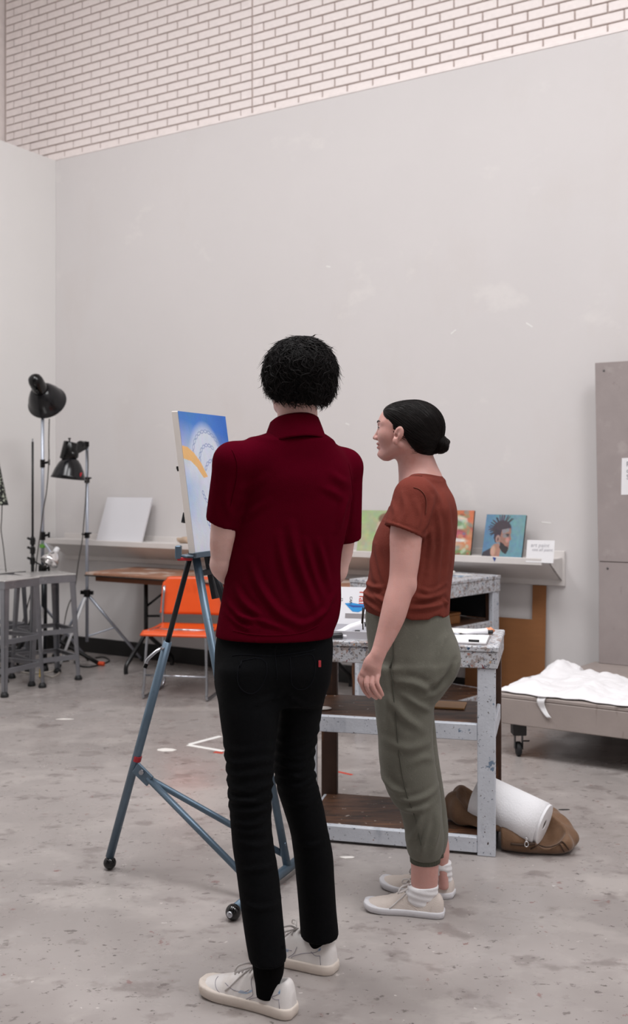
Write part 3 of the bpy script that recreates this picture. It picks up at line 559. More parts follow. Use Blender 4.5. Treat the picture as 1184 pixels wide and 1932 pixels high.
def ptube(label, c, a, L, r, m, tilt=.0, z=ZB, grp=None):
    d3 = np.array([math.cos(a)*math.cos(tilt), math.sin(a)*math.cos(tilt), math.sin(tilt)]); s3 = np.array([-math.sin(a), math.cos(a), 0]); u3 = np.cross(d3, s3); c = np.array([c[0], c[1], z])
    t = thing('paint_tube', label, 'paint tube', c, grp)
    prof = [(0, r*1.15, .0012), (.12*L, r*1.1, r*.35), (.4*L, r, r*.8), (.8*L, r, r), (.84*L, r*.8, r*.8)]; n = 14; V = []; Fs = []
    for i, (x, a_, b_) in enumerate(prof):
        for j in range(n): th = 2*math.pi*j/n; V.append(c+d3*x+s3*a_*math.cos(th)+u3*(b_*math.sin(th)+max(r*.0, b_)*1.0))
    for i in range(len(prof)-1):
        for j in range(n): Fs.append([i*n+j, i*n+(j+1) % n, (i+1)*n+(j+1) % n, (i+1)*n+j])
    Fs.append(list(range(n))[::-1]); Fs.append([(len(prof)-1)*n+j for j in range(n)])
    obj('tube_body', V, Fs, m, t, True); obj('cap', *lathe([(r*.45, .84*L), (r*.6, .85*L), (r*.6, .99*L), (r*.5, L)], 14, c+u3*r*.8, d3), 'tube_dark' if m == 'tube_white' else 'tube_white', t, True)
ptube('large white paint tube lying on top in the open carton', BP(.64, .07, 0), math.radians(28), .15, .016, 'tube_white', .12, ZB+.016, 'tubes in the carton')
ptube('dark paint tube at the front left of the open carton', BP(.69, .03, 0), math.radians(-8), .10, .012, 'tube_dark', 0, ZB+.0035, 'tubes in the carton')
ptube('small white paint tube at the right of the open carton', BP(.56, .06, 0), math.radians(-20), .09, .011, 'tube_white', 0, ZB+.0035, 'tubes in the carton')
ptube('white paint tube at the back of the open carton', BP(.69, .15, 0), math.radians(-12), .13, .013, 'tube_white', 0, ZB+.0035, 'tubes in the carton')
q = BP(.045, .03, ZB); t = thing('drawing_pad', 'white drawing pad at the right front corner of the bench top', 'sketch pad', q)
obj('backing', *obox(q, e1, e2, .25, .20, ZB, ZB+.003, .0005), 'grey_panel', t); obj('page_block', *obox(q[:2]+e1*.004, e1, e2, .244, .198, ZB+.003, ZB+.009, .0006), 'card_white', t)
tag(obj('black_pen', *tube([BP(.075, .038, ZB+.0138), BP(.115, .040, ZB+.0138)], .0045, 8), 'black_plain', None, True), 'short black marker lying on the drawing pad', 'marker')
tag(obj('dark_board', *obox(BP(.10, .245, 0), e1, e2, .25, .14, ZB, ZB+.006, .001), 'dark_edge'), 'dark flat board lying behind the drawing pad', 'board')
tag(obj('loose_sheet', *obox(BP(.09, .27, 0), e1, e2, .26, .12, ZB+.0065, ZB+.008, .0003), 'scrap'), 'loose pale paper sheet on the dark board', 'paper')
ptube('white paint tube lying beyond the drawing pad on the bench', BP(.16, .235, 0), math.radians(-8), .125, .013, 'tube_white', 0, ZB+.0085)
V, Fs = ball((0, 0, 0), 1, 18); V = V*np.array([.022, .018, .013])*(1+.2*np.sin(V[:, :1]*8+V[:, 2:3]*6)); tag(obj('peach_rag', V+BP(.055, .30, ZB+.016), Fs, 'peach', None, True), 'small peach-coloured rag at the right of the bench top', 'rag')
t = thing('paint_brush', 'slim brush lying across the drawing pad', 'paint brush', BP(.2, .2, ZB+.0095))
obj('handle', *tube([BP(.30, .215, ZB+.0125), BP(.19, .212, ZB+.0125)], [.0015, .003], 8), 'brush_wood', t, True); obj('ferrule', *tube([BP(.19, .212, ZB+.0125), BP(.165, .2115, ZB+.0125)], .0032, 8), 'chrome', t, True); obj('bristles', *tube([BP(.165, .2115, ZB+.0125), BP(.14, .211, ZB+.0125)], [.003, .001], 8), 'tube_dark', t, True)
tag(obj('palette_board', *obox(BP(.15, .24, 0), e1, e2, .2, .12, .4985, .505, .001), 'peach'), 'peach wooden offcut on the middle shelf of the front bench', 'board')
bpy.data.objects['palette_board'].data.materials[0] = MATS['brush_wood']
V, Fs = ball((0, 0, 0), 1, 16); tag(obj('paper_disc', V*np.array([.04, .03, .004])+BP(.71, .12, .5025), Fs, 'scrap', None, True), 'small white paper disc on the middle shelf of the front bench', 'paper')
# ================================================================ cardboard, platform, panel
poly = [(upx(946, .05), .0), (upx(1027, .05), .0), (upx(1027, .05), .762), (upx(1001, .05), .762), (upx(1001, .05), .545), (upx(946, .05)-.25, .545), (upx(946, .05)-.25, .0)]
tag(obj('cardboard_sheet', *prism(poly, lambda u, z: W(u, .06-z*.06, z+.001), lambda u, z: W(u, .064-z*.06, z+.001)), 'cardboard'), 'brown L-shaped cardboard sheet leaning on the wall under the ledge', 'cardboard')
PT = .33; t = thing('low_platform', 'low grey wheeled model platform with a thick front edge', 'platform', W(5.2, .7, 0))
FLc, BLc, BRc, FRc = (4.43, 1.27), (4.61, .105), (6.9, .105), (6.7, 1.27)
def quadbox(c4, z0, z1, bev=.004): return hexa([W(*c, z0) for c in c4]+[W(*c, z1) for c in c4], bev)
obj('deck', *quadbox([FLc, FRc, BRc, BLc], PT-.02, PT), 'grey_paint', t)
sh = lambda c, du, dv: (c[0]+du, c[1]+dv)
obj('front_board', *quadbox([sh(FLc, .002, 0), sh(FRc, 0, 0), sh(FRc, 0, -.03), sh(FLc, .006, -.03)], .178, PT-.0205), 'grey_paint', t)
obj('side_board', *quadbox([sh(FLc, .002, -.031), sh(FLc, .034, -.031), sh(BLc, .034, .0), sh(BLc, .002, .0)], .178, PT-.0205), 'grey_paint', t)
obj('back_board', *quadbox([sh(BLc, .04, .03), sh(BRc, 0, .03), sh(BRc, 0, 0), sh(BLc, .04, 0)], .178, PT-.0205), 'grey_paint', t)
def caster(u, v):
    c = np.array(W(u, v, 0)); blk = obj('caster_block', *cbox(c+np.array([0, 0, .145]), (.07, .07, .066), .003), 'baseboard_black', t)
    obj('caster_fork', *joinm([cbox(c+np.array([-.019, 0, .075]), (.004, .035, .075), .001), cbox(c+np.array([.019, 0, .075]), (.004, .035, .075), .001), bar(c+np.array([.022, -.01, .08]), c+np.array([.05, -.03, .085]), .012, .006)]), 'easel_dark', blk)
    obj('caster_wheel', *lathe([(.03, -.013), (.037, -.009), (.037, .009), (.03, .013)], 20, c+np.array([0, 0, .0375]), (1, 0, 0)), 'rubber', blk, True)
caster(4.52, 1.19); caster(6.6, 1.19); caster(4.7, .18); caster(6.6, .18)
t = thing('grey_panel_board', 'tall grey soft board panel standing on the platform at the right edge', 'panel', W(5.4, .13, PT))
SZ = .94
obj('lower_board', *quadbox([(4.648, .15), (6.5, .15), (6.5, .118), (4.648, .118)], PT+.001, SZ, .002), 'grey_board', t)
c = [(4.646, .155), (6.5, .155), (6.5, .118), (4.646, .118)]; obj('upper_board', *hexa([W(*q, SZ+.002) for q in c]+[W(q[0]-.02, q[1], 2.13) for q in c], .002), 'grey_board', t)
for (u, z) in ((4.70, .90), (4.68, 2.08), (5.6, .9), (5.3, 2.05)): obj('screw', *lathe([(.007, 0), (.005, .003)], 10, W(u, .1556 if z > SZ else .1505, z), (NV[0], NV[1], 0)), 'screw', t)
u0 = upx(1171, .157); t = thing('paper_sign', 'white paper note pinned on the grey panel at the picture edge', 'paper sign', W(u0+.1, .16, 1.3))
obj('sheet', *hexa([W(u0, .1555, 1.340), W(u0+.28, .1555, 1.345), W(u0+.28, .157, 1.345), W(u0, .157, 1.340), W(u0+.004, .1555, 1.557), W(u0+.28, .1555, 1.565), W(u0+.28, .157, 1.565), W(u0+.004, .157, 1.557)], 0), 'card_white', t)
for i, s in enumerate(('PLEASE', 'do not', 'Sit')):
    text('handwriting', s, .04, frame4(W(u0+.03, .1575, 1.508-i*.038), (DU[0], DU[1], 0), (0, 0, 1)), 'ink_dark', t)
# white cloth crumpled on the platform
def hsh(i, j): x = math.sin(i*127.1+j*311.7)*43758.5453; return x-math.floor(x)
def vn(x, y):
    i, j = math.floor(x), math.floor(y); fx, fy = x-i, y-j; fx = fx*fx*(3-2*fx); fy = fy*fy*(3-2*fy)
    return (hsh(i, j)*(1-fx)+hsh(i+1, j)*fx)*(1-fy)+(hsh(i, j+1)*(1-fx)+hsh(i+1, j+1)*fx)*fy
def cloth(s, q):
    u = 4.42+s*1.7; fr_ = 1.262-.012*math.sin(s*31)-.008*math.sin(s*77)
    bk = float(np.interp(u, [4.42, 4.46, 4.50, 4.53, 4.66, 4.68, 4.80, 4.95, 5.3, 6.2], [1.16, .98, .70, .50, .49, .60, .58, .62, .55, .6]))
    v = bk+(fr_-bk)*q; u = max(u, 4.438+(1.27-v)*.1545)
    h = .004+.04*vn(u*7, v*7)**2+.03*abs(vn(u*12+5, v*9)-.5)+.018*abs(vn(u*27, v*21+3)-.5)
    h *= min(1, (1-q)*7+.12)*min(1, s*40+.15)*min(1, q*8+.25)
    h += .045*math.exp(-((u-4.56)/.06)**2-((v-.66)/.12)**2)+.012*math.exp(-((u-4.85)/.05)**2-((v-.72)/.12)**2)
    return W(u, v, PT+.008+h)
V, Fs = sheet(cloth, 190, 70, -.003); t = thing('white_cloth', 'crumpled white cloth spread over the grey platform', 'cloth', W(5.2, 1, PT)); obj('drape', V, Fs, 'white_cloth', t, True)
uu = upx(1017, 1.27)
def strip(s, q): w = .022*(1-.5*q); return W(uu+.012+q*.045-.02*math.sin(q*3)+(s-.5)*2*w, 1.262+.016*min(1, q*6)+.004*math.sin(q*8), PT+.006-q*.10+.003*s)
obj('hanging_strip', *sheet(strip, 5, 14, -.002), 'white_cloth', t, True)
# ================================================================ floor marks
def fquad(name, label, a, b, w, m, cat, z=.0006):
    A = gnd(*a); B = gnd(*b); d_ = (B-A)/np.linalg.norm(B-A); s_ = np.array([-d_[1], d_[0], 0])*w/2
    V, Fs = hexa([A-s_, B-s_, B+s_, A+s_]+[p+np.array([0, 0, z]) for p in (A-s_, B-s_, B+s_, A+s_)], 0); return V, Fs
t = thing('floor_tape', 'white tape corner mark on the floor beside the easel', 'floor tape', gnd(353, 1405))
obj('tape_strip', *fquad('', '', (354, 1405.5), (421, 1417), .03, 0, 0), 'tape_white', t); V, Fs = fquad('', '', (357, 1404.5), (416, 1389), .03, 0, 0, .0009); obj('tape_strip', V, Fs, 'tape_white', t)
tag(obj('red_tape_piece', *fquad('', '', (404, 1419), (421, 1421), .03, 0, 0, .0012), 'tape_red'), 'short red tape piece beside the white floor mark', 'tape')
tag(obj('red_tape_piece', *fquad('', '', (637, 1456), (664, 1462), .02, 0, 0), 'tape_red'), 'short red tape line on the floor seen under the bench', 'tape')
for (x, y, l, w, lab) in ((655, 1618, .03, .012, 'white paper scrap on the floor in front of the bench'), (313, 1415, .05, .03, 'pale paper scrap on the floor left of the tape mark'), (1063, 1528, .025, .006, 'dark sliver on the floor right of the bag'), (122, 1357, .05, .012, 'pale fleck on the floor in front of the stools')):
    A = gnd(x, y); n_ = 7; pl = [(l*(.8+.4*random.random())*math.cos(2*math.pi*i/n_), w*(.8+.4*random.random())*math.sin(2*math.pi*i/n_)) for i in range(n_)]
    tag(obj('floor_scrap', *prism(pl, lambda a, b: A+np.array([a, b, .0]), lambda a, b: A+np.array([a, b, .002])), 'black_plain' if 'dark' in lab else 'scrap'), lab, 'scrap', 'scraps on the floor')
# ================================================================ easel and its canvas
EM = np.array([-.145, 3.51]); ET = np.array([.423, .906]); EN = np.array([.906, -.423])
def E(t_, s_, z): p = EM+ET*t_+EN*s_; return np.array([p[0], p[1], z])
t = thing('studio_easel', 'blue-grey tubular steel easel on black ball feet holding the painting', 'easel', (*EM, 0))
lean = -.245/1.13
def up_(tt, z): return E(tt, (z-.045)*lean, z)
for s in (-1, 1): obj('upright', *tube([up_(s*.113, .045), up_(s*.113, 1.175)], .0145, 14), 'easel_blue', t, True)
obj('mast', *joinm([bar(up_(0, 1.0)-np.array([*(EN*.02), 0]), up_(0, 1.52)-np.array([*(EN*.02), 0]), .03, .02, (*EN, 0)), bar(up_(-.12, 1.10), up_(.12, 1.10), .02, .02)]), 'easel_dark', t)
obj('base_bar', *tube([E(-.262, 0, .030), E(.262, 0, .030)], .0175, 14), 'easel_blue', t, True)
for p in (E(-.275, 0, .0255), E(.275, 0, .0255)):
    bl = obj('ball_foot', *ball(p, .0255, 24), 'gloss_black', t, True)
obj('ball_cap', *lathe([(.012, 0), (.009, .004), (.004, .006)], 14, E(-.275, 0, .0255)+np.array([-ET[0], -ET[1], 0])*.0225, (-ET[0], -ET[1], .05)), 'chrome', t, True)
rf = gnd(207, 1640); rf = np.array([rf[0], rf[1], .026]); rt_ = px3(362, 1036, 3.50); rj = rf+(rt_-rf)*.70
kz = (rf+(rt_-rf)*.715)
obj('rear_leg', *tube([rf+np.array([0, 0, .02]), kz], .0155, 14), 'easel_blue', t, True); obj('rear_rod', *tube([kz, rt_], .0095, 10), 'easel_dark', t, True)
obj('ball_foot', *ball(rf-np.array([0, 0, .002]), .0235, 24), 'gloss_black', t, True)
ck = rf+(rt_-rf)*.695; ch_ = obj('clamp_screw', *tube(crv([ck, ck+np.array([-.02, -.03, -.0]), ck+np.array([-.055, -.05, -.03]), ck+np.array([-.062, -.052, -.05])], 4), .0065, 8), 'chrome', t, True)
obj('screw_tip', *tube([ck+np.array([-.060, -.0515, -.046]), ck+np.array([-.066, -.054, -.06])], .0075, 8), 'gloss_black', ch_)
br = rf+(rt_-rf)*.325
obj('hinge_plate', *bar(br+np.array([.004, -.02, -.006]), br+np.array([.06, -.045, -.05]), .01, .045), 'easel_blue', t); obj('hinge_bolt', *lathe([(.011, 0), (.009, .006)], 8, br+np.array([.028, -.042, -.018]), (0, -1, .1)), 'chrome', t)
h0 = br+np.array([.05, -.036, -.04])
for s, sh_ in ((-1, .055), (1, .075)):
    e_ = E(s*.12, -.012, sh_); obj('brace', *tube([h0, e_], .0115, 12), 'easel_blue', t, True)
obj('brace_tab', *cbox(E(.125, -.02, .1), (.02, .05, .05), .002), 'easel_blue', t); obj('red_mark', *tube([rf+(rt_-rf)*.336, rf+(rt_-rf)*.352], .0162), 'red_tape', t)
obj('canvas_tray', *joinm([bar(E(-.20, -.235, 1.163), E(.14, -.235, 1.163), .075, .008), bar(E(-.20, -.197, 1.168), E(.14, -.197, 1.168), .004, .02), cbox(E(-.195, -.26, 1.178), (.02, .035, .045), .003)]), 'easel_blue', t)
obj('tray_bracket', *cbox(E(-.185, -.24, 1.155), (.05, .03, .012), .002), 'red_tape', t)
obj('side_strut', *tube([px3(400, 1062, 3.52), px3(429, 1155, 3.50)], .0125, 12), 'easel_dark', t, True)
obj('crank_handle', *joinm([tube([px3(349, 968, 3.56), px3(345.5, 986, 3.55)], .008, 8), tube([px3(349, 970, 3.56), px3(372, 985, 3.58)], .006, 8)]), 'easel_dark', t)
obj('top_clamp', *joinm([tube([px3(334, 884, 3.53), px3(350, 880, 3.6)], .004, 6), tube([px3(334, 880, 3.53), px3(336, 889, 3.53)], .004, 6)]), 'gloss_black', t)
# canvas
cw0, cw1 = -.176, .150; zb, zt_ = 1.172, 1.662
A = E(cw0, -.205, zb); B = E(cw1, -.205, zb); Cc = E(cw1, -.276, zt_); D_ = E(cw0, -.276, zt_); th = np.array([*(-EN*.026), 0])
root = thing('easel_painting', 'blue canvas on the easel with chain arches and an orange band', 'painting', tuple((A+B)/2))
obj('stretched_canvas', *hexa([A, B, B+th, A+th, D_, Cc, Cc+th, D_+th], .002), 'canvas_side', root)
R_ = Raster(150, 220, 'c9d4e6'); x, y = R_.x, R_.y
g = np.clip((.40-y)/.30+(x-.5)*.35, 0, 1); R_.put(g, '3f7cc8', 1); R_.put(np.clip((x-.55)*2.2, 0, 1)*np.clip((.42-y)/.2, 0, 1), '1f63bd', .9); R_.noise(.06, 9)
d = np.hypot((x-.47)/.38, (y-.50)/.40); R_.put(np.clip((1.12-d)/.22, 0, 1)*(y < .5)+np.clip((.62-abs(x-.5))/.2, 0, 1)*(y >= .5), 'd3dbe9', .96)
R_.put(np.clip((.35-x)/.3, 0, 1)*np.clip((y-.42)/.1, 0, 1)*np.clip((.85-y)/.25, 0, 1), 'a3bfe2', .8); R_.put(np.clip((y-.78)/.2, 0, 1), 'dadfea', .8); R_.put(np.clip((x-.8)/.2, 0, 1)*np.clip((y-.4)/.1, 0, 1), 'b9cbe6', .6)
def chain(f, n, rx=.016, ry=.017):
    for i in range(n):
        a0 = f(i/n); a1 = f((i+.9)/n); cx_, cy_ = (a0[0]+a1[0])/2, (a0[1]+a1[1])/2; L = math.hypot(a1[0]-a0[0], (a1[1]-a0[1])*220/150)/2; an = math.atan2((a1[1]-a0[1])*220/150, a1[0]-a0[0])
        pts = [(cx_+L*math.cos(q)*math.cos(an)-rx*math.sin(q)*math.sin(an), cy_+(L*math.cos(q)*math.sin(an)+rx*math.sin(q)*math.cos(an))*150/220) for q in np.linspace(0, 2*math.pi, 15)]
        R_.line(pts, .0045, '6d86b8', .85)
arc = lambda cx_, cy_, rx, ry, a0, a1: (lambda q: (cx_+rx*math.cos(math.radians(a0+(a1-a0)*q)), cy_-ry*math.sin(math.radians(a0+(a1-a0)*q))))
chain(arc(.50, .33, .30, .20, 190, -15), 15); chain(arc(.52, .36, .20, .13, 200, 50), 8); chain(arc(.60, .44, .19, .10, 165, 10), 7); chain(arc(.66, .55, .18, .09, 170, 20), 6)
chain(arc(.62, .55, .32, .14, 185, 300), 9); chain(arc(.62, .68, .2, .2, 120, 230), 6); chain(arc(.45, .75, .12, .1, 130, 250), 4); chain(arc(.62, .62, .1, .12, 150, -60), 6)
R_.poly([(0, .245), (.10, .25), (.22, .29), (.34, .36), (.45, .46), (.36, .47), (.26, .40), (.14, .35), (0, .335)], 'e8b878')
R_.noise(.025, 26); R_.build('picture', D_, Cc-D_, A-D_, root)
# ================================================================ brown bag and paper towel roll
# ---------------------------------------------------------------- soft bodies: distance fields meshed with surface nets
def smin(a, b, k):
    h = np.clip(.5+.5*(b-a)/k, 0, 1); return b*(1-h)+a*h-k*h*(1-h)
class Field:
    def __init__(s): s.p = []
    def add(s, prim, k=.015): s.p.append((prim, k, 'u')); return s
    def cut(s, prim, k=.004): s.p.append((prim, k, 's')); return s
    def keep(s, f): s.p.append(((f, None, None), 0, 'i')); return s
    def __call__(s, P):
        P = np.asarray(P, float); X, Y, Z = P[..., 0], P[..., 1], P[..., 2]; d = np.full(X.shape, .2)
        for (f, lo, hi), k, op in s.p:
            q = f(X, Y, Z); d = smin(d, q, k) if op == 'u' else (-smin(-d, q, k) if op == 's' else np.maximum(d, q))
        return d
    def grad(s, P, e=.0015):
        P = np.asarray(P, float); g = np.stack([s(P+e*np.eye(3)[i])-s(P-e*np.eye(3)[i]) for i in range(3)], -1); return g/(np.linalg.norm(g, axis=-1)[..., None]+1e-9)
    def project(s, P, off=0, it=5):
        P = np.array(P, float)
        for _ in range(it): P -= (np.clip(s(P)-off, -.03, .03))[..., None]*s.grad(P)
        return P
    def mesh(s, step, fine=(), pad=.02):
        """fine: list of (lo, hi, step) boxes where the axes are sampled more finely"""
        lo = np.min([p[0][1] for p in s.p if p[2] == 'u'], 0)-pad; hi = np.max([p[0][2] for p in s.p if p[2] == 'u'], 0)+pad; ax = []
        for i in range(3):
            xs = [lo[i]]
            while xs[-1] < hi[i]:
                st = step
                for fl, fh, fs in fine:
                    if fl[i] <= xs[-1] <= fh[i]: st = min(st, fs)
                xs.append(xs[-1]+st)
            ax.append(np.array(xs))
        xs, ys, zs = ax; D = np.full((len(xs), len(ys), len(zs)), .2, np.float32)
        for (f, l, h), k, op in s.p:
            if op == 'i': D = np.maximum(D, f(xs[:, None, None], ys[None, :, None], zs[None, None, :])); continue
            m = k+pad; sl = []
            for i, a in enumerate(ax): sl.append(slice(max(0, np.searchsorted(a, l[i]-m)-1), np.searchsorted(a, h[i]+m)+1))
            sl = tuple(sl); q = f(xs[sl[0]][:, None, None], ys[sl[1]][None, :, None], zs[sl[2]][None, None, :])
            D[sl] = smin(D[sl], q, k) if op == 'u' else -smin(-D[sl], q, k)
        return surfnet(D, xs, ys, zs)
def surfnet(D, xs, ys, zs):
    S = D < 0; c = np.zeros(tuple(n-1 for n in D.shape), np.int8)
    for i in (0, 1):
        for j in (0, 1):
            for k in (0, 1): c += S[i:S.shape[0]-1+i, j:S.shape[1]-1+j, k:S.shape[2]-1+k]
    act = (c > 0) & (c < 8); A = np.argwhere(act); idx = np.full(act.shape, -1, np.int32); idx[act] = np.arange(len(A))
    acc = np.zeros((len(A), 3)); cnt = np.zeros(len(A)); co = [(i, j, k) for i in (0, 1) for j in (0, 1) for k in (0, 1)]
    for a in co:
        for b in co:
            if sum(b)-sum(a) != 1 or any(y < x for x, y in zip(a, b)): continue
            pa = A+a; pb = A+b; da = D[pa[:, 0], pa[:, 1], pa[:, 2]]; db = D[pb[:, 0], pb[:, 1], pb[:, 2]]; m = (da < 0) != (db < 0)
            t = np.where(m, da/np.where(m, da-db, 1), 0); acc += np.where(m[:, None], pa+t[:, None]*(np.array(b)-a), 0); cnt += m
    Q = acc/cnt[:, None]; V = np.stack([np.interp(Q[:, i], np.arange(len(x)), x) for i, x in enumerate((xs, ys, zs))], 1); Fs = []
    for axn in range(3):
        s0 = [slice(None)]*3; s1 = [slice(None)]*3; s0[axn] = slice(0, -1); s1[axn] = slice(1, None)
        a, b = S[tuple(s0)], S[tuple(s1)]; E_ = np.argwhere(a != b); o1, o2 = [(1, 2), (2, 0), (0, 1)][axn]
        E_ = E_[(E_[:, o1] > 0) & (E_[:, o2] > 0)]; E_ = E_[(E_[:, o1] < D.shape[o1]-1) & (E_[:, o2] < D.shape[o2]-1)]
        q = []
        for da, db in ((-1, -1), (0, -1), (0, 0), (-1, 0)):
            p = E_.copy(); p[:, o1] += da; p[:, o2] += db; q.append(idx[p[:, 0], p[:, 1], p[:, 2]])
        q = np.stack(q, 1); fl = a[E_[:, 0], E_[:, 1], E_[:, 2]]; Fs.append(np.where(fl[:, None], q, q[:, ::-1]))
    Fs = np.vstack(Fs); return V, Fs[(Fs >= 0).all(1)]
def vnormals(V, Fs):
    n = np.cross(V[Fs[:, 2]]-V[Fs[:, 0]], V[Fs[:, 3]]-V[Fs[:, 1]]); N = np.zeros_like(V)
    for i in range(4): np.add.at(N, Fs[:, i], n)
    return N/(np.linalg.norm(N, axis=1)[:, None]+1e-12)
def relax(V, Fs, it=2, lam=.5):
    for _ in range(it):
        S_ = np.zeros_like(V); c = np.zeros(len(V))
        for i in range(4): np.add.at(S_, Fs[:, i], V[Fs[:, (i+1) % 4]]+V[Fs[:, (i+3) % 4]]); np.add.at(c, Fs[:, i], 2)
        V = V+lam*(S_/c[:, None]-V)
    return V
# ---- primitives: (function, low corner, high corner)
def cone(a, b, ra, rb, sc=None):
    """capsule with radius running from ra to rb; sc = (unit direction, factor) squashes the section along a direction"""
    a = np.asarray(a, float); b = np.asarray(b, float); ab = b-a; L2 = ab@ab+1e-12; R_ = max(ra, rb)
    def f(X, Y, Z):
        x, y, z = X-a[0], Y-a[1], Z-a[2]; t = np.clip((x*ab[0]+y*ab[1]+z*ab[2])/L2, 0, 1); x, y, z = x-t*ab[0], y-t*ab[1], z-t*ab[2]
        q = x*x+y*y+z*z
        if sc is not None: dd = x*sc[0][0]+y*sc[0][1]+z*sc[0][2]; q = q+dd*dd*(1/sc[1]**2-1)
        return np.sqrt(q)-(ra+(rb-ra)*t)
    return f, np.minimum(a, b)-R_, np.maximum(a, b)+R_
def ell(c, r, R=None):
    c = np.asarray(c, float); r = np.asarray(r, float); R = np.eye(3) if R is None else np.asarray(R, float); m = r.max()
    def f(X, Y, Z):
        x, y, z = X-c[0], Y-c[1], Z-c[2]; p = [(x*R[0, i]+y*R[1, i]+z*R[2, i]) for i in range(3)]
        k0 = np.sqrt((p[0]/r[0])**2+(p[1]/r[1])**2+(p[2]/r[2])**2); k1 = np.sqrt((p[0]/r[0]**2)**2+(p[1]/r[1]**2)**2+(p[2]/r[2]**2)**2)
        return k0*(k0-1)/np.maximum(k1, 1e-6)
    return f, c-m, c+m
def hermite(zq, z, v):
    """smooth interpolation of rows of v over increasing z"""
    z = np.asarray(z, float); v = np.asarray(v, float); m = np.gradient(v, z); i = np.clip(np.searchsorted(z, zq)-1, 0, len(z)-2)
    h = z[i+1]-z[i]; t = np.clip((zq-z[i])/h, 0, 1)
    return (2*t**3-3*t*t+1)*v[i]+(t**3-2*t*t+t)*h*m[i]+(-2*t**3+3*t*t)*v[i+1]+(t**3-t*t)*h*m[i+1]
def zloft(tab, rot=0, p=2.0, caps=True, waves=None):
    """stack of (super)ellipse sections: rows z, cx, cy, a, b"""
    tab = np.array(sorted(map(tuple, tab))); z = tab[:, 0]; co, si = math.cos(rot), math.sin(rot); R_ = tab[:, 3:5].max()
    def f(X, Y, Z):
        Zs = np.broadcast_to(Z, np.broadcast_shapes(np.shape(X), np.shape(Y), np.shape(Z))) if np.ndim(Z) == 1 else Z
        cx, cy, a, b = [hermite(Z, z, tab[:, i]) for i in (1, 2, 3, 4)]
        dx, dy = X-cx, Y-cy; x, y = dx*co+dy*si, -dx*si+dy*co
        r = (np.abs(x/a)**p+np.abs(y/b)**p)**(1/p)+1e-6; q = np.sqrt(x*x+y*y); d = q*(1-1/r)
        d = np.where(r < .3, -np.minimum(a, b)*(1-r), d)
        if waves is not None: d = d+waves(X, Y, Z)
        if caps: d = np.maximum(d, np.maximum(Z-z[-1], z[0]-Z))
        return d
    lo = np.array([(tab[:, 1]-tab[:, 3:5].max(1)).min(), (tab[:, 2]-tab[:, 3:5].max(1)).min(), z[0]]); hi = np.array([(tab[:, 1]+tab[:, 3:5].max(1)).max(), (tab[:, 2]+tab[:, 3:5].max(1)).max(), z[-1]])
    return f, lo, hi
def both(prim, g):
    f, lo, hi = prim; return (lambda X, Y, Z: np.maximum(f(X, Y, Z), g(X, Y, Z))), lo, hi
def plane(p, n):
    p = np.asarray(p, float); n = np.asarray(n, float); n = n/np.linalg.norm(n); return lambda X, Y, Z: (X-p[0])*n[0]+(Y-p[1])*n[1]+(Z-p[2])*n[2]
def chainp(pts, rad, sc=None, n=4):
    """smooth limb: many short cones joined without bulging"""
    Q = crv(np.hstack([np.array(pts, float), np.array(rad, float)[:, None]]), n); cs = [cone(p[:3], q[:3], p[3], q[3], sc) for p, q in zip(Q, Q[1:])]
    def f(X, Y, Z):
        d = cs[0][0](X, Y, Z)
        for c in cs[1:]: d = smin(d, c[0](X, Y, Z), .0015)
        return d
    return f, np.min([c[1] for c in cs], 0), np.max([c[2] for c in cs], 0)
def chain_f(Fd, pts, rad, k=.01, sc=None): Fd.add(chainp(pts, rad, sc), k)
def rows(rs, Yf, bf, rot=0.0, Yc=None):
    """silhouette rows (py, left px, right px) at depth Yf(py) -> loft table; bf: half depth as function of (py, half width)"""
    out = []
    for py, l, r in rs:
        Y = Yf(py); x = ((l+r)/2-CX)/F*Y; w = (r-l)/2/F*Y; b = bf(py, w); a = w if rot == 0 else math.sqrt(max(w*w-(b*math.sin(rot))**2, 1e-4))/math.cos(rot)
        out.append((H-(py-HY)/F*Y, x, Y, a, b))
    return out
def itp(*kv): xs = [k for k, v in kv]; vs = [v for k, v in kv]; return lambda q: float(np.interp(q, xs, vs))
def folds(V, N, lst, front=True, gain=1.0):
    """cloth folds: ridges along 3D polylines given as (px, py) at depth Y, pushed along the normal"""
    D = np.zeros(len(V)); X, Z = V[:, 0], V[:, 2]
    for pts, Y, wd, amp in lst:
        P = np.array([px3(a, b, Y)[[0, 2]] for a, b in pts]); P = crv(P, 4) if len(P) > 2 else P
        best = np.full(len(V), 9.0); tt = np.zeros(len(V)); n = len(P)-1
        for i in range(n):
            e = P[i+1]-P[i]; t = np.clip(((X-P[i][0])*e[0]+(Z-P[i][1])*e[1])/(e@e+1e-12), 0, 1); d = np.hypot(X-P[i][0]-t*e[0], Z-P[i][1]-t*e[1]); m = d < best; best = np.where(m, d, best); tt = np.where(m, (i+t)/n, tt)
        g = np.exp(-(best/wd)**2)-.45*np.exp(-((best-wd*1.6)/wd)**2); D += gain*amp*g*np.sin(np.clip(tt, .04, .96)*math.pi)**.7
    w = np.clip((.25-N[:, 1])/.4, 0, 1) if front else 1
    return V+N*(D*w)[:, None]
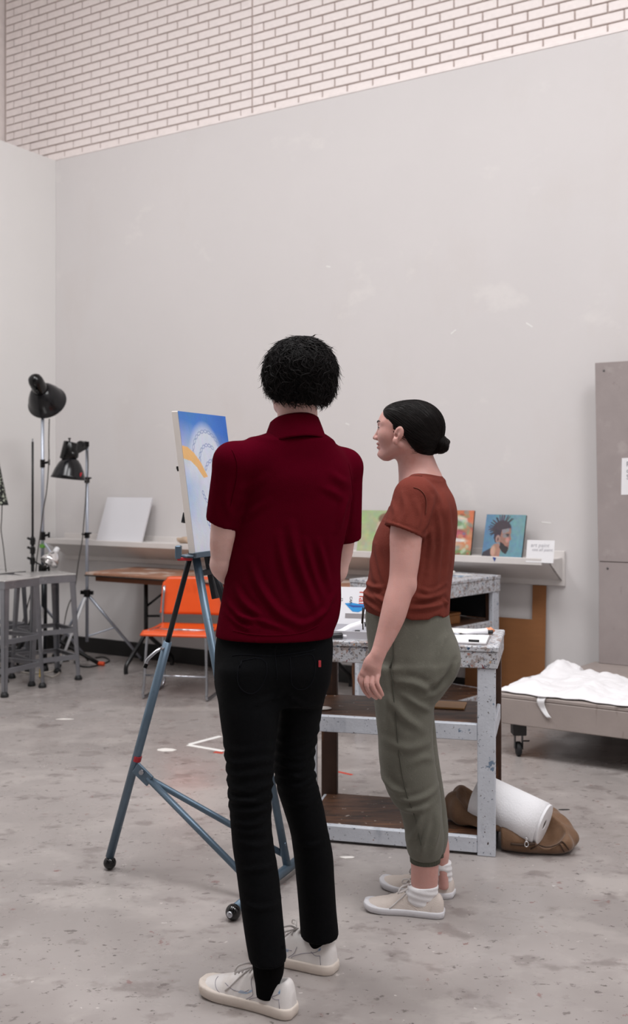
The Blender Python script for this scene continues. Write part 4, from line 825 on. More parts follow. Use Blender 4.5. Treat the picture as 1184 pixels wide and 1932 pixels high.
def poly2(pts):
    """signed distance to a 2D polygon"""
    pts = np.asarray(pts, float)
    def f(x, y):
        x, y = np.broadcast_arrays(x, y); d = np.full(x.shape, 1e9); ins = np.zeros(x.shape, bool); n = len(pts)
        for i in range(n):
            a, b = pts[i], pts[(i+1) % n]; e = b-a; wx, wy = x-a[0], y-a[1]; t = np.clip((wx*e[0]+wy*e[1])/(e@e), 0, 1); d = np.minimum(d, (wx-e[0]*t)**2+(wy-e[1]*t)**2)
            if a[1] != b[1]: ins ^= ((a[1] > y) != (b[1] > y)) & (x < (b[0]-a[0])*(y-a[1])/(b[1]-a[1])+a[0])
        return np.where(ins, -1, 1)*np.sqrt(d)
    return f
def strands(Fd, roots, flow, L, w, lift0, lift1, seg=6, curl=0.0, droop=None):
    """tapering locks that hug the field: roots on the surface, flow(P, N, t, i) gives a direction"""
    n = len(roots); P = Fd.project(roots, lift0); path = [P]
    for s in range(seg):
        N_ = Fd.grad(P); d = flow(P, N_, s/seg); d = d-N_*(d*N_).sum(1)[:, None]; d /= np.linalg.norm(d, axis=1)[:, None]+1e-9
        P = P+d*(L/seg)[:, None]; off = lift0+(lift1-lift0)*((s+1)/seg)**1.6
        P = P-(np.clip(Fd(P)-off, -.02, .02))[:, None]*Fd.grad(P); path.append(P)
    A = np.array(path); T = np.gradient(A, axis=0); T /= np.linalg.norm(T, axis=2)[..., None]+1e-9
    G = Fd.grad(A.reshape(-1, 3)).reshape(A.shape); Sd = np.cross(T, G); Sd /= np.linalg.norm(Sd, axis=2)[..., None]+1e-9
    pr = np.array([.7, 1, 1, .9, .75, .5, .12, .1, .1])[:seg+1] if seg <= 8 else np.linspace(1, .1, seg+1)
    wd = w[None, :, None]*pr[:, None, None]; V = np.stack([A-Sd*wd, A+Sd*wd, A+G*wd*.7], 2); k = seg+1
    V = V.transpose(1, 0, 2, 3).reshape(-1, 3); Fs = []; b = np.arange(n)[:, None]*(k*3)
    for s in range(seg):
        for j in range(3): Fs.append(np.concatenate([b+s*3+j, b+s*3+(j+1) % 3, b+(s+1)*3+(j+1) % 3, b+(s+1)*3+j], 1))
    return V, np.vstack(Fs)
def merge(*ms):
    V = []; Fs = []; n = 0
    for v, f in ms: V.append(v); Fs.append(f+n); n += len(v)
    return np.vstack(V), np.vstack(Fs)
# ---------------------------------------------------------------- heads, hands, shoes
class Head:
    def __init__(s, o, fwd, sc=1.0, tilt=0.0):
        s.o = np.asarray(o, float); f = np.array([fwd[0], fwd[1], 0.0]); f /= np.linalg.norm(f); s.l = np.array([-f[1], f[0], 0]); u = np.array([0, 0, 1.0])
        s.f = f*math.cos(tilt)+u*math.sin(tilt); s.u = u*math.cos(tilt)-f*math.sin(tilt); s.s = sc; s.R = np.array([s.f, s.l, s.u]).T
    def w(s, x, y, z): return s.o+s.s*(s.f*x+s.l*y+s.u*z)
    def loc(s, X, Y, Z):
        x, y, z = X-s.o[0], Y-s.o[1], Z-s.o[2]; return [(x*v[0]+y*v[1]+z*v[2])/s.s for v in (s.f, s.l, s.u)]
    def e(s, c, r, R=None): return ell(s.w(*c), np.array(r)*s.s, s.R if R is None else s.R@R)
    def c(s, a, b, ra, rb): return cone(s.w(*a), s.w(*b), ra*s.s, rb*s.s)
    def skin(s, Fd):
        Fd.add(s.e((-.018, 0, .022), (.098, .073, .080)), .02)                       # skull
        Fd.add(s.e((.045, 0, .02), (.048, .060, .062)), .03); Fd.add(s.e((.045, 0, -.03), (.045, .054, .052)), .025)   # forehead, mid face
        Fd.add(s.e((.075, 0, -.073), (.0235, .023, .0165)), .02)                     # chin
        for y in (-1, 1):
            Fd.add(s.c((.012, y*.054, -.045), (.066, y*.017, -.080), .017, .015), .02); Fd.add(s.e((.058, y*.036, -.014), (.028, .024, .026)), .02)   # jaw, cheek
            Fd.add(s.c((.083, y*.010, .030), (.066, y*.045, .029), .008, .008), .012)    # brow
            Fd.cut(s.e((.099, y*.031, .013), (.018, .020, .0105)), .010); Fd.add(s.e((.073, y*.031, .013), (.0148, .016, .0125)), .004)              # socket, lids
        Fd.add(s.c((.085, 0, .016), (.1035, 0, -.0145), .0065, .0072), .007); Fd.add(s.e((.1045, 0, -.0185), (.0095, .0085, .0070)), .004)
        for y in (-1, 1): Fd.add(s.e((.0955, y*.0115, -.0205), (.010, .0065, .0075)), .005)
        Fd.add(s.e((.0885, 0, -.0385), (.0125, .021, .0062)), .005); Fd.add(s.e((.0875, 0, -.0515), (.0125, .019, .0068)), .005); Fd.cut(s.e((.104, 0, -.0452), (.0085, .026, .0012)), .003); Fd.cut(s.e((.104, 0, -.064), (.008, .02, .005)), .008)
        for y in (-1, 1):                                                             # ears
            Rt = np.array(Matrix.Rotation(math.radians(-22), 3, 'Y')); Ry = np.array(Matrix.Rotation(math.radians(-y*14), 3, 'Z'))
            Fd.add(s.e((.013, y*.0735, -.008), (.0165, .0075, .0255), Ry@Rt), .006); Fd.add(s.e((.026, y*.0735, -.033), (.0085, .0065, .012)), .006)
            Fd.cut(s.e((.016, y*.0855, -.004), (.0092, .0095, .0165), Ry@Rt), .002); Fd.cut(s.e((.022, y*.082, -.016), (.0065, .012, .008)), .002)
            Fd.add(s.c((.011, y*.077, .006), (.0125, y*.077, -.012), .0026, .0024), .003)
def shoe(parent, base, ang, L, prof, sole_h, mats, laces, op=(.065, .10, .056, .030, .055), toecap=False, marks=None, side=1, sw=.0035):
    """trainer built heel (x=0) to toe (x=L), then turned by ang about z and set on base"""
    prof = np.array(prof); xs, ws, hs = prof.T; ca, sa = math.cos(ang), math.sin(ang); Rm = np.array([[ca, -sa, 0], [sa, ca, 0], [0, 0, 1]]); T = lambda V: np.asarray(V)@Rm.T+np.asarray(base)
    cy = lambda x: side*.010*np.sin(np.clip(x/L, 0, 1)*math.pi*.9)*(-1)
    def f(X, Y, Z):
        w = hermite(X, xs, ws); h = hermite(X, xs, hs); y = (Y-cy(X))/w; z = Z/h; r = (np.abs(y)**2.5+np.abs(np.maximum(z, 0))**2.3)**(1/2.4)+1e-6
        d = np.sqrt((Y-cy(X))**2+Z**2)*(1-1/r); d = np.where(r < .2, -.02, d); return np.maximum(np.maximum(d, np.maximum(-X+.001, X-L+.001)), sole_h*.6-Z)
    Fd = Field(); Fd.add((f, np.array([0, -.07, 0]), np.array([L, .07, .13])), .001)
    Fd.cut(ell((op[0], 0, op[1]), (op[2], op[3], op[4])), .006)
    Fd.add(ell((op[0]+.056, 0, op[1]-.034), (.0075, .020, .026), np.array(Matrix.Rotation(math.radians(-38), 3, 'Y'))), .006)      # tongue
    V, Fs = Fd.mesh(.0032); V = relax(V, Fs, 2); V = V+vnormals(V, Fs)*(.0006*np.sin(V[:, :1]*260+V[:, 2:3]*120))*(np.exp(-((V[:, :1]-.17)/.03)**2))
    root = thing_part('shoe', parent)
    up = obj('upper', T(V), Fs, mats[0], root, True); BASE[up.name] = BASE[root.name]
    n = 48; out = []
    tx = np.concatenate([L*(1-np.cos(np.linspace(0, math.pi, n)))/2]); w_ = np.maximum(hermite(np.clip(tx, xs[0], xs[-1]), xs, ws), .0)
    w_ = np.where(tx < .03, np.sqrt(np.maximum(0, 1-((.03-tx)/.034)**2))*hermite(np.full(n, .03), xs, ws), w_); w_ = np.where(tx > L-.035, np.sqrt(np.maximum(0, 1-((tx-L+.035)/.037)**2))*hermite(np.full(n, L-.035), xs, ws), w_)
    ring = np.array([(x, cy(x)+w) for x, w in zip(tx, w_)]+[(x, cy(x)-w) for x, w in zip(tx[::-1], w_[::-1])]); cen = np.array([L/2, 0])
    prs = [(0.0, -.002), (.004, .001), (sole_h*.5, sw), (sole_h*.85, sw-.0005), (sole_h, sw-.002), (sole_h+.0005, -.006)]; VV = []; FF = []; m = len(ring)
    nr = np.gradient(ring, axis=0); nr = np.stack([-nr[:, 1], nr[:, 0]], 1); nr /= np.linalg.norm(nr, axis=1)[:, None]+1e-9
    rise = lambda x: .010*max(0, (x/L-.72)/.28)**2
    for z, o_ in prs:
        for p, q in zip(ring, nr): g = p+q*o_; VV.append((g[0], g[1], z*(1 if z else 1)+rise(p[0])*1.0))
    for i in range(len(prs)-1):
        for j in range(m): FF.append([i*m+j, i*m+(j+1) % m, (i+1)*m+(j+1) % m, (i+1)*m+j])
    FF.append(list(range(m))[::-1]); FF.append([(len(prs)-1)*m+j for j in range(m)])
    so = obj('sole', T(VV), FF, mats[1], root, True)
    # laces: crossings, then a bow
    lc = []
    for i in range(laces[0]):
        x = laces[1]+i*laces[2]; P = Fd.project(np.array([(x+.002*math.sin(t*3), cy(x)+t*.019, .09) for t in np.linspace(-1, 1, 9)]), .0022, 8); lc.append(tube(P, .0026, 6))
    V_, F_ = joinm(lc); obj('laces', T(V_), F_, mats[2], root, True)
    x0 = laces[1]-.006; top = Fd.project(np.array([[x0, cy(x0), .1]]), .004, 8)[0]
    for sgn in (-1, 1):
        lp = crv([top, top+[.012, sgn*.018, .012], top+[.034, sgn*.034, .006], top+[.04, sgn*.040, -.008], top+[.024, sgn*.030, -.004], top], 6); obj('bow_loop', *(lambda q: (T(q[0]), q[1]))(tube(lp, .003, 6, flat=.5)), mats[2], root, True)
        e_ = Fd.project(np.array([top+[.01+.012*k, sgn*(.008+.010*k), -.012*k] for k in range(6)]), .002, 8); obj('lace_end', *(lambda q: (T(q[0]), q[1]))(tube(e_, .0024, 6)), mats[2], root, True)
    # panel seams as thin cords on the surface
    for nm, pts in (marks or []):
        P = Fd.project(np.array(crv([np.array(q) for q in pts], 6)), .0003, 10); obj(nm, *(lambda q: (T(q[0]), q[1]))(tube(P, .0010, 5)), mats[3], up, True)
    return root, Fd, T, up
def thing_part(name, parent):
    o = bpy.data.objects.new(name, None); COL.objects.link(o); o.parent = parent; o.empty_display_size = .05; BASE[o.name] = BASE[parent.name]; return o
def patch(name, Fd, T, quad4, m, parent, off=.0006, nu=8, nv=5):
    """small flat badge wrapped on a surface"""
    q = np.array(quad4, float); P = np.array([[(1-s)*(1-t)*q[0]+s*(1-t)*q[1]+s*t*q[2]+(1-s)*t*q[3] for t in np.linspace(0, 1, nv)] for s in np.linspace(0, 1, nu)]).reshape(-1, 3)
    P = Fd.project(P, off, 10); Fs = [[i*nv+j, (i+1)*nv+j, (i+1)*nv+j+1, i*nv+j+1] for i in range(nu-1) for j in range(nv-1)]
    return obj(name, T(P), Fs, m, parent, True)
mat('skin', 'c8988f', .5, .06, 12, [('b87c6c', 9, .58, .12, (1, 1, 1), .45)], bump=.12, bscale=220, sss=.25)
mat('skin_pale', 'd6aea6', .5, .06, 12, [('bd8577', 9, .58, .12, (1, 1, 1), .45)], bump=.12, bscale=220, sss=.25)
mat('lip', 'b4776c', .45, sss=.2); mat('eye_white', 'e8e4e0', .15); mat('iris', '33261f', .1); mat('lash', '1a1312', .6)
mat('hair_black', '0c0808', .55, .25, 60, spec=.14); mat('hair_brown', '0e0908', .5, .3, 60, spec=.14)
mat('burgundy_knit', '4c0214', .95, .06, 9, bump=.25, bscale=320, spec=.02); mat('burgundy_collar', '500316', .95, .05, 9, bump=.4, bscale=260, spec=.02)
mat('black_denim', '07080a', .9, .15, 14, bump=.3, bscale=300, spec=.1); mat('denim_seam', '101116', .9, spec=.1); mat('tag_red', 'b3303a', .6); mat('sock_black', '050506', .95, spec=.08)
mat('rust_cotton', '70342b', .9, .10, 10, [('7c4338', 30, .60, .1, (2, 2, .5), .35)], bump=.3, bscale=240, spec=.15); mat('rust_seam', '6f3426', .85)
mat('olive_fleece', '68675e', .95, .08, 12, [('75746a', 60, .58, .1, (1, 1, 1), .5)], bump=.25, bscale=260, sheen=.08, spec=.1); mat('olive_rib', '4f5045', .95, bump=.2); mat('olive_seam', '4a4a41', .95)
mat('leather_white', 'e0dcda', .5, .05, 9, [('c3b3a6', 7, .60, .1, (1, 1, 1), .5)], bump=.1, bscale=90); mat('sole_cream', 'd8cdc3', .6, .05, 9, [('b29d8a', 12, .62, .08, (1, 1, 1), .5)]); mat('lace_white', 'cfcac8', .8); mat('shoe_seam', '9d99a2', .7)
mat('canvas_shoe', 'cfc4bc', .85, .06, 9, [('b39d90', 8, .58, .1, (1, 1, 1), .6)], bump=.3, bscale=260); mat('sole_white', 'd3d2d6', .6, .04, 9, [('aeb0b8', 12, .62, .06, (1, 1, 2), .5)]); mat('sock_white', 'e9e8ea', .9, bump=.2, bscale=160); mat('badge_blue', 'a9bdd4', .5); mat('badge_letter', '7f9cc4', .5); mat('cord_dark', '3a2f2c', .8)
Fd = Field(); 
for c, r in (((.845, 3.93, .050), (.155, .13, .072)), ((.74, 3.96, .055), (.14, .12, .07)), ((.93, 3.90, .04), (.085, .10, .05)), ((.60, 4.02, .125), (.075, .085, .075)), ((.66, 4.0, .09), (.09, .10, .06)), ((.90, 3.98, .075), (.08, .09, .055))): Fd.add(ell(c, r), .035)
Fd.keep(lambda X, Y, Z: (.0015-Z)+0*X+0*Y)
# the bag lies over the bottom shelf and its side rail: keep it off the wood
hx = lambda X, Y: (X-.694)*-.9719+(Y-3.79)*.2355
hy = lambda X, Y: (X-.694)*.2355+(Y-3.79)*.9719
ax0, ax1 = px3(903, 1497, 3.985), px3(1027, 1556, 3.85)
Fd.cut(cone(ax0, ax1, .083, .083), .012)
Fd.keep(lambda X, Y, Z: np.minimum(np.minimum(hx(X, Y)+.006, .074-Z), 9)+0*Z)
Fd.keep(lambda X, Y, Z: np.minimum(np.minimum(.086-hx(X, Y), .078-hy(X, Y)), hx(X, Y)+.006)+0*Z)
V, Fs = Fd.mesh(.006); V = relax(V, Fs, 2); N_ = vnormals(V, Fs)
w = .006*np.sin(V[:, 0]*38+V[:, 1]*60+8*V[:, 2])*np.sin(V[:, 0]*21-V[:, 1]*33+1)+.003*np.sin(V[:, 0]*90+V[:, 1]*40)
V = V+N_*(w*np.clip((V[:, 2]-.012)/.03, 0, 1))[:, None]; V[:, 2] = np.maximum(V[:, 2], .001)
t = thing('duffel_bag', 'slumped brown canvas bag on the floor beside the bench', 'bag', (.82, 3.93, 0))
bagbody = obj('bag_body', V, Fs, 'bag_brown', t, True)
for pts in ([(1000, 1605), (1030, 1580), (1046, 1572)], [(1028, 1566), (1052, 1588), (1066, 1612)], [(1036, 1562), (1060, 1586), (1076, 1608)]):
    P = crv([px3(a, b, 3.80) for a, b in pts], 8); P = Fd.project(P, .002, 12); obj('seam', *tube(P, .0022, 6), 'bag_seam', bagbody, True)
P = Fd.project(crv([px3(960, 1600, 3.79), px3(985, 1598, 3.79), px3(1010, 1592, 3.79)], 8), .003, 12); zp = obj('zipper', *tube(P, .005, 6), 'bag_seam', t, True)
zc = Fd.project(np.array([px3(992, 1592, 3.78)]), .008, 12)[0]
ring = [zc+np.array([.007*math.cos(a), -.004, -.004+.010*math.sin(a)]) for a in np.linspace(0, 2*math.pi, 15)]; obj('zipper_pull', *joinm([tube(ring, .0022, 6), cbox(zc+np.array([.0, -.003, .014]), (.009, .005, .012), .001)]), 'zipper', zp, True)
t = thing('paper_towel_roll', 'white paper towel roll lying tilted on the brown bag', 'paper towel', tuple(ax1-np.array([0, 0, .08])))
d_ = (ax1-ax0); LL = np.linalg.norm(d_); d_ /= LL
obj('roll', *lathe([(.02, 0), (.077, 0), (.0785, .002), (.0785, LL-.002), (.077, LL), (.02, LL), (.02, LL-.05), (.02, .05)], 48, ax0, d_, True), 'paper_towel', t)
for f_ in t.children[0].data.polygons: f_.use_smooth = len(f_.vertices) == 4 and abs(f_.normal.dot(Vector(d_))) < .7
obj('cardboard_core', *lathe([(.0198, .02), (.0198, LL-.003), (.018, LL-.003), (.018, .02)], 24, ax0, d_, True), 'towel_core', t, True)
a_ = np.array([0, 0, 1.0]); a_ -= d_*(a_@d_); a_ /= np.linalg.norm(a_); b_ = np.cross(d_, a_)
if b_[1] > 0: b_ = -b_
def flap(s, q): th_ = math.radians(-70+q*185); r_ = .0800+.013*max(0, 1-q*1.7)**1.0; return ax0+d_*(-.004+s*(LL-.006))+r_*(a_*math.sin(th_)*-1*-1+b_*math.cos(th_))
obj('loose_sheet', *sheet(flap, 4, 30, -.0012), 'paper_towel', t, True)
# ================================================================ the man seen from behind
man = thing('person', 'person with black hair in burgundy polo and black jeans, seen from behind', 'person', (-.05, 2.80, 0))
MR = math.radians(28)
# ---- jeans
YL = itp((1190, 2.80), (1290, 2.775), (1450, 2.745), (1810, 2.70)); YR = itp((1190, 2.82), (1290, 2.85), (1450, 2.875), (1765, 2.93)); YP = lambda p: 2.815
def kn(z0, z1, a, fr):
    return lambda X, Y, Z: a*np.sin(fr*Z+14*X+2.2*np.sin(23*X+17*Y))*np.clip((Z-z0)/.05, 0, 1)*np.clip((z1-Z)/.06, 0, 1)
FJ = Field()
FJ.add(zloft(rows([(1172, 424, 612), (1190, 419, 617), (1219, 413, 621), (1258, 411, 618), (1290, 412, 612), (1325, 422, 600)], YP, lambda p, w: itp((1172, .098), (1219, .108), (1258, .118), (1325, .085))(p), MR)), .02)
FJ.add(zloft(rows([(1262, 412, 520), (1300, 411, 527), (1336, 413, 527), (1398, 421, 521), (1452, 427, 516), (1511, 431, 513), (1553, 434.5, 512), (1592, 438, 516), (1647, 446, 525), (1725, 456, 533), (1790, 466, 539), (1811, 470, 541)], YL, lambda p, w: itp((1262, .085), (1336, .088), (1452, .072), (1553, .066), (1647, .064), (1811, .062))(p)), waves=kn(.50, .74, .0035, 190)), .025)
FJ.add(zloft(rows([(1262, 520, 614), (1300, 528, 612), (1328, 527, 609), (1374, 522, 602), (1421, 517, 594), (1452, 516, 594), (1487, 522, 601), (1522, 533, 610), (1569, 547, 619), (1608, 553, 627), (1666, 559, 631), (1725, 564, 635), (1755, 566, 638), (1767, 567, 639)], YR, lambda p, w: itp((1262, .085), (1336, .086), (1452, .072), (1553, .066), (1647, .064), (1767, .062))(p)), waves=kn(.52, .76, .0035, 185)), .025)
FJ.add(ell(px3(470, 1268, 2.74), (.06, .045, .06)), .05); FJ.add(ell(px3(572, 1268, 2.785), (.055, .045, .06)), .05)
V, Fs = FJ.mesh(.0065); V = relax(V, Fs, 2, .4); N_ = vnormals(V, Fs)
fl = []
for (y, a, b) in ((1490, 432, 512), (1512, 431, 505), (1530, 440, 513), (1548, 434, 508), (1566, 436, 515), (1585, 445, 516), (1640, 450, 522), (1700, 456, 530)): fl.append(([(a, y), ((a+b)/2, y+random.uniform(-9, 9)), (b, y+random.uniform(-12, 12))], 2.68, .007, .0045))
for (y, a, b) in ((1425, 540, 594), (1445, 530, 596), (1462, 545, 598), (1480, 525, 602), (1497, 535, 604), (1520, 540, 610), (1600, 560, 626)): fl.append(([(a, y), ((a+b)/2, y+random.uniform(-8, 8)), (b, y+random.uniform(-10, 10))], 2.80, .007, .0045))
fl += [([(470, 1330), (520, 1315), (535, 1300)], 2.7, .008, .004), ([(540, 1305), (570, 1330), (600, 1335)], 2.75, .008, .004), ([(455, 1215), (520, 1228), (600, 1218)], 2.7, .006, .002)]
V = folds(V, N_, fl); jeans = obj('jeans', V, Fs, 'black_denim', man, True)
def outline(pts, Y, m, parent, r=.0012, nm='seam', F_=FJ, off=.0006):
    P = F_.project(crv([px3(a, b, Y) for a, b in pts], 6), off, 8); obj(nm, *tube(P, r, 5), m, parent, True)
outline([(446, 1232), (442, 1290), (470, 1312), (500, 1298), (503, 1240), (446, 1232)], 2.66, 'denim_seam', jeans, nm='back_pocket'); outline([(548, 1240), (552, 1296), (578, 1310), (600, 1290), (601, 1236), (548, 1240)], 2.7, 'denim_seam', jeans, nm='back_pocket')
outline([(523, 1215), (526, 1260), (529, 1298)], 2.66, 'denim_seam', jeans); outline([(416, 1222), (470, 1232), (525, 1236), (580, 1230), (618, 1222)], 2.68, 'denim_seam', jeans, nm='waistband_seam')
tg = FJ.project(np.array([px3(599, 1252, 2.74)]), .003, 10)[0]; obj('pocket_tag', *cbox(tg+np.array([0, -.002, 0]), (.007, .002, .018), .0005), 'tag_red', jeans)
# ---- body (one skin surface under the clothes)
BM_ = Field(); ZJ = lambda py, Y: H-(py-HY)/F*Y
hm = Head(px3(563, 712, 2.80), (-.60, .80), 1.0); hm.skin(BM_)
nb = px3(560, 822, 2.805)
BM_.add(cone(px3(562, 752, 2.80), nb, .052, .060), .03)
sl, sr = px3(440, 872, 2.735), px3(648, 882, 2.895)
for s_ in (sl, sr): BM_.add(cone(nb-np.array([0, 0, .045]), s_, .05, .044), .03)
BM_.add(zloft(rows([(850, 470, 625), (900, 462, 640), (950, 460, 640), (1050, 455, 620), (1142, 450, 612), (1230, 436, 600), (1280, 436, 596)], lambda p: 2.815, lambda p, w: .088, MR)), .03)
for pts, rad in (([sl, px3(424, 1010, 2.785), px3(424, 1050, 2.805), px3(421.5, 1070, 2.815), px3(450, 1092, 2.92), px3(492, 1108, 3.0)], [.046, .0405, .0385, .036, .034, .026]), ([sr, px3(642, 1022, 2.955), px3(634, 1060, 2.965), px3(628, 1082, 2.975), px3(590, 1095, 3.02), px3(545, 1104, 3.06)], [.046, .0405, .038, .036, .033, .026])):
    chain_f(BM_, pts, rad, .012)
# clasped hands in front of the belly
for w0, w1, sg in ((px3(492, 1108, 3.0), px3(512, 1114, 3.05), 1), (px3(545, 1104, 3.06), px3(520, 1114, 3.06), -1)):
    BM_.add(cone(w0, w1, .026, .032, (np.array([.5, -.86, 0]), .6)), .012); d_ = w1-w0; d_ /= np.linalg.norm(d_); fw_ = np.array([-.47, .88, 0])
    for i in range(4):
        k0 = w1+np.array([0, 0, .024-.016*i])+d_*.01; chain_f(BM_, [k0, k0+d_*.03+fw_*.010, k0+d_*.045-fw_*.004*sg+np.array([0, 0, -.006]), k0+d_*.05-fw_*.022*sg], [.0095, .009, .0085, .0075], .003)
    tb = w0+(w1-w0)*.4+np.array([0, 0, .022]); chain_f(BM_, [tb, tb+d_*.028+np.array([0, 0, .012]), tb+d_*.052+np.array([0, 0, .006])], [.012, .010, .0085], .005)
al, ar = px3(506, 1830, 2.695), px3(604, 1775, 2.935)
shrink = lambda rs: [(y, (l+r)/2-(r-l)*.36, (l+r)/2+(r-l)*.36) for y, l, r in rs]
BM_.add(zloft(rows(shrink([(1262, 412, 520), (1336, 413, 527), (1398, 421, 521), (1452, 427, 516), (1553, 434.5, 512), (1647, 446, 525), (1725, 456, 533)])+[(1811, 486, 526), (1858, 494, 522)], YL, lambda p, w: w)), .03)
BM_.add(zloft(rows(shrink([(1262, 520, 614), (1328, 527, 609), (1374, 522, 602), (1421, 517, 594), (1487, 522, 601), (1569, 547, 619), (1666, 559, 631)])+[(1725, 581, 622), (1767, 587, 622), (1805, 592, 620)], YR, lambda p, w: w)), .03)
V, Fs = BM_.mesh(.0065, [(hm.o-[.14, .14, .15], hm.o+[.14, .14, .15], .003), (px3(512, 1108, 3.04)-[.09, .1, .06], px3(512, 1108, 3.04)+[.09, .1, .06], .0045)]); V = relax(V, Fs, 1, .3)
body = obj('body', V, Fs, 'skin_pale', man, True)
for y in (-1, 1):
    ey_ = obj('eye', *ball(hm.w(.0765, y*.031, .013), .0123, 18), 'eye_white', body, True); obj('iris', *lathe([(.0056, 0), (.004, .0012), (.0005, .0018)], 16, hm.w(.0765+.0112, y*.031, .013), hm.f), 'iris', body, True)
    P = BM_.project(np.array([hm.w(.09, y*(.012+.036*q), .030+.006*math.sin(q*2.6)) for q in np.linspace(0, 1, 8)]), .0012, 8); obj('eyebrow', *tube(P, [.002, .003, .003, .003, .0026, .0022, .0018, .001], 6), 'hair_black', body, True)
# ---- polo shirt
FS = Field(); YT = lambda p: 2.81
FS.add(zloft(rows([(838, 478, 620), (860, 460, 640), (900, 450, 656), (950, 447, 656), (999, 440, 648), (1040, 435.5, 638), (1080, 432, 635), (1115, 428, 636), (1142, 423, 635.5), (1170, 417.5, 631), (1190, 413.5, 624), (1201, 412, 622)], YT, lambda p, w: itp((838, .085), (900, .112), (1000, .108), (1100, .104), (1160, .114), (1201, .122))(p), MR, )), .02)
for s_, r_ in ((sl, .053), (sr, .053)): FS.add(cone(nb-np.array([0, 0, .045]), s_+np.array([0, 0, .0]), .060, r_), .045)
FS.add(ell(px3(560, 838, 2.80), (.085, .065, .035)), .04)
for s_, hc, r0, r1, slope in ((sl, px3(419.5, 988, 2.775), .055, .0475, -.36), (sr, px3(650.5, 1019, 2.94), .055, .0475, .12)):
    e_ = hc+(hc-s_)*.15; FS.add(both(cone(s_, e_, r0, r1-.001), plane(hc, (slope, .25, -1))), .014)
FS.cut(cone(nb+np.array([0, 0, -.01]), nb+np.array([-.01, .02, .08]), .055, .06), .008)
V, Fs = FS.mesh(.0055); V = relax(V, Fs, 2, .4); N_ = vnormals(V, Fs)
fl = [([(454, 925), (475, 915), (500, 900)], 2.7, .010, .003), ([(450, 980), (475, 966), (505, 945)], 2.7, .010, .003), ([(655, 912), (640, 905), (620, 890)], 2.78, .010, .003), ([(655, 935), (645, 965), (636, 1000)], 2.8, .010, .005), ([(650, 945), (630, 930), (605, 918)], 2.78, .010, .003),
      ([(548, 990), (560, 1050), (585, 1120), (600, 1160)], 2.69, .012, .006), ([(575, 1020), (590, 1080), (612, 1140)], 2.7, .010, .0055), ([(600, 1020), (610, 1060), (622, 1110)], 2.72, .009, .005), ([(525, 1010), (535, 1070), (560, 1150)], 2.69, .011, .004),
      ([(470, 1060), (490, 1110), (530, 1160), (580, 1185)], 2.69, .010, .005), ([(440, 1110), (460, 1140), (500, 1170)], 2.69, .009, .005), ([(425, 1140), (445, 1160), (490, 1185)], 2.69, .008, .005), ([(440, 1165), (480, 1170), (540, 1188)], 2.69, .007, .004), ([(560, 1180), (590, 1172), (622, 1150)], 2.7, .008, .005), ([(420, 1160), (450, 1180), (480, 1190)], 2.69, .007, .004), ([(600, 1165), (615, 1150), (632, 1120)], 2.72, .007, .004),
      ([(430, 905), (425, 945), (432, 975)], 2.69, .010, .003), ([(668, 920), (665, 960), (660, 995)], 2.84, .010, .003)]
V = folds(V, N_, fl, gain=1.5); shirt = obj('polo_shirt', V, Fs, 'burgundy_knit', man, True)
outline([(436, 834), (448, 868), (452, 905), (449, 945), (440, 985)], 2.66, 'burgundy_collar', shirt, .0014, 'sleeve_seam', FS); outline([(672, 866), (658, 885), (654, 925), (648, 980), (642, 1015)], 2.8, 'burgundy_collar', shirt, .0014, 'sleeve_seam', FS)
outline([(415, 1186), (470, 1196), (520, 1199), (580, 1195), (622, 1187)], 2.68, 'burgundy_collar', shirt, .0012, 'hem_seam', FS)
# folded collar: band rising round the neck and turned down
cc_ = px3(555, 800, 2.80); CA = math.radians(28)
def collar(s, q):
    a = math.radians(90)+s*2*math.pi+CA; r0 = np.array([.0625, .0625]); back = .5+.5*math.cos(a-math.radians(-62)); lift = back*.006
    # q: 0 inside low -> .35 top fold -> 1 outer lower edge
    if q < .3: k = q/.3; rr = -.003+.001*k; zz = -.024+.046*k
    else: k = (q-.3)/.7; rr = .002+.023*k**1.1+.008*k*(1-back); zz = .020-.062*k-(1-back)*.030*k+.004*math.sin(k*3.1)
    return np.array([cc_[0]+math.cos(a)*(r0[0]+rr), cc_[1]+math.sin(a)*(r0[1]+rr)+(1-back)*.012, cc_[2]+zz+lift-(1-back)*.022])
V, Fs = sheet(collar, 64, 18, .0025); obj('collar', V, Fs, 'burgundy_collar', shirt, True)
# ---- hair: a cap with locks
FH = Field(); FH.add(hm.e((-.016, .006, .014), (.104, .096, .090)), .03); FH.add(hm.e((-.044, 0, -.036), (.056, .064, .048)), .03); FH.add(hm.e((.0, 0, .062), (.062, .048, .042)), .03)
FH.add(hm.e((-.01, .066, -.012), (.052, .026, .042)), .02); FH.add(hm.e((-.02, -.056, -.005), (.05, .026, .042)), .02)
face = poly2([(.14, -.2), (.14, .058), (.100, .050), (.088, .025), (.070, .0), (.058, -.045), (.020, -.060), (-.030, -.070), (-.075, -.082), (-.12, -.086), (-.12, -.2)])
FH.keep(lambda X, Y, Z: (lambda q: -face(q[0], q[2]))(hm.loc(X, Y, Z)))
capV = FH.mesh(.005); V0 = relax(capV[0], capV[1], 1, .3); n0 = vnormals(V0, capV[1])
V0 = V0+n0*(.004*np.sin(V0[:, :1]*190+V0[:, 2:3]*70)*np.sin(V0[:, 2:3]*110+V0[:, 1:2]*120))
Fu = Field(); Fu.p = FH.p[:-1]
sel = rng.choice(len(V0), 5200); rt0 = V0[sel]; q = np.array(hm.loc(rt0[:, 0], rt0[:, 1], rt0[:, 2])); rt0 = rt0[(q[2] > -.052)]
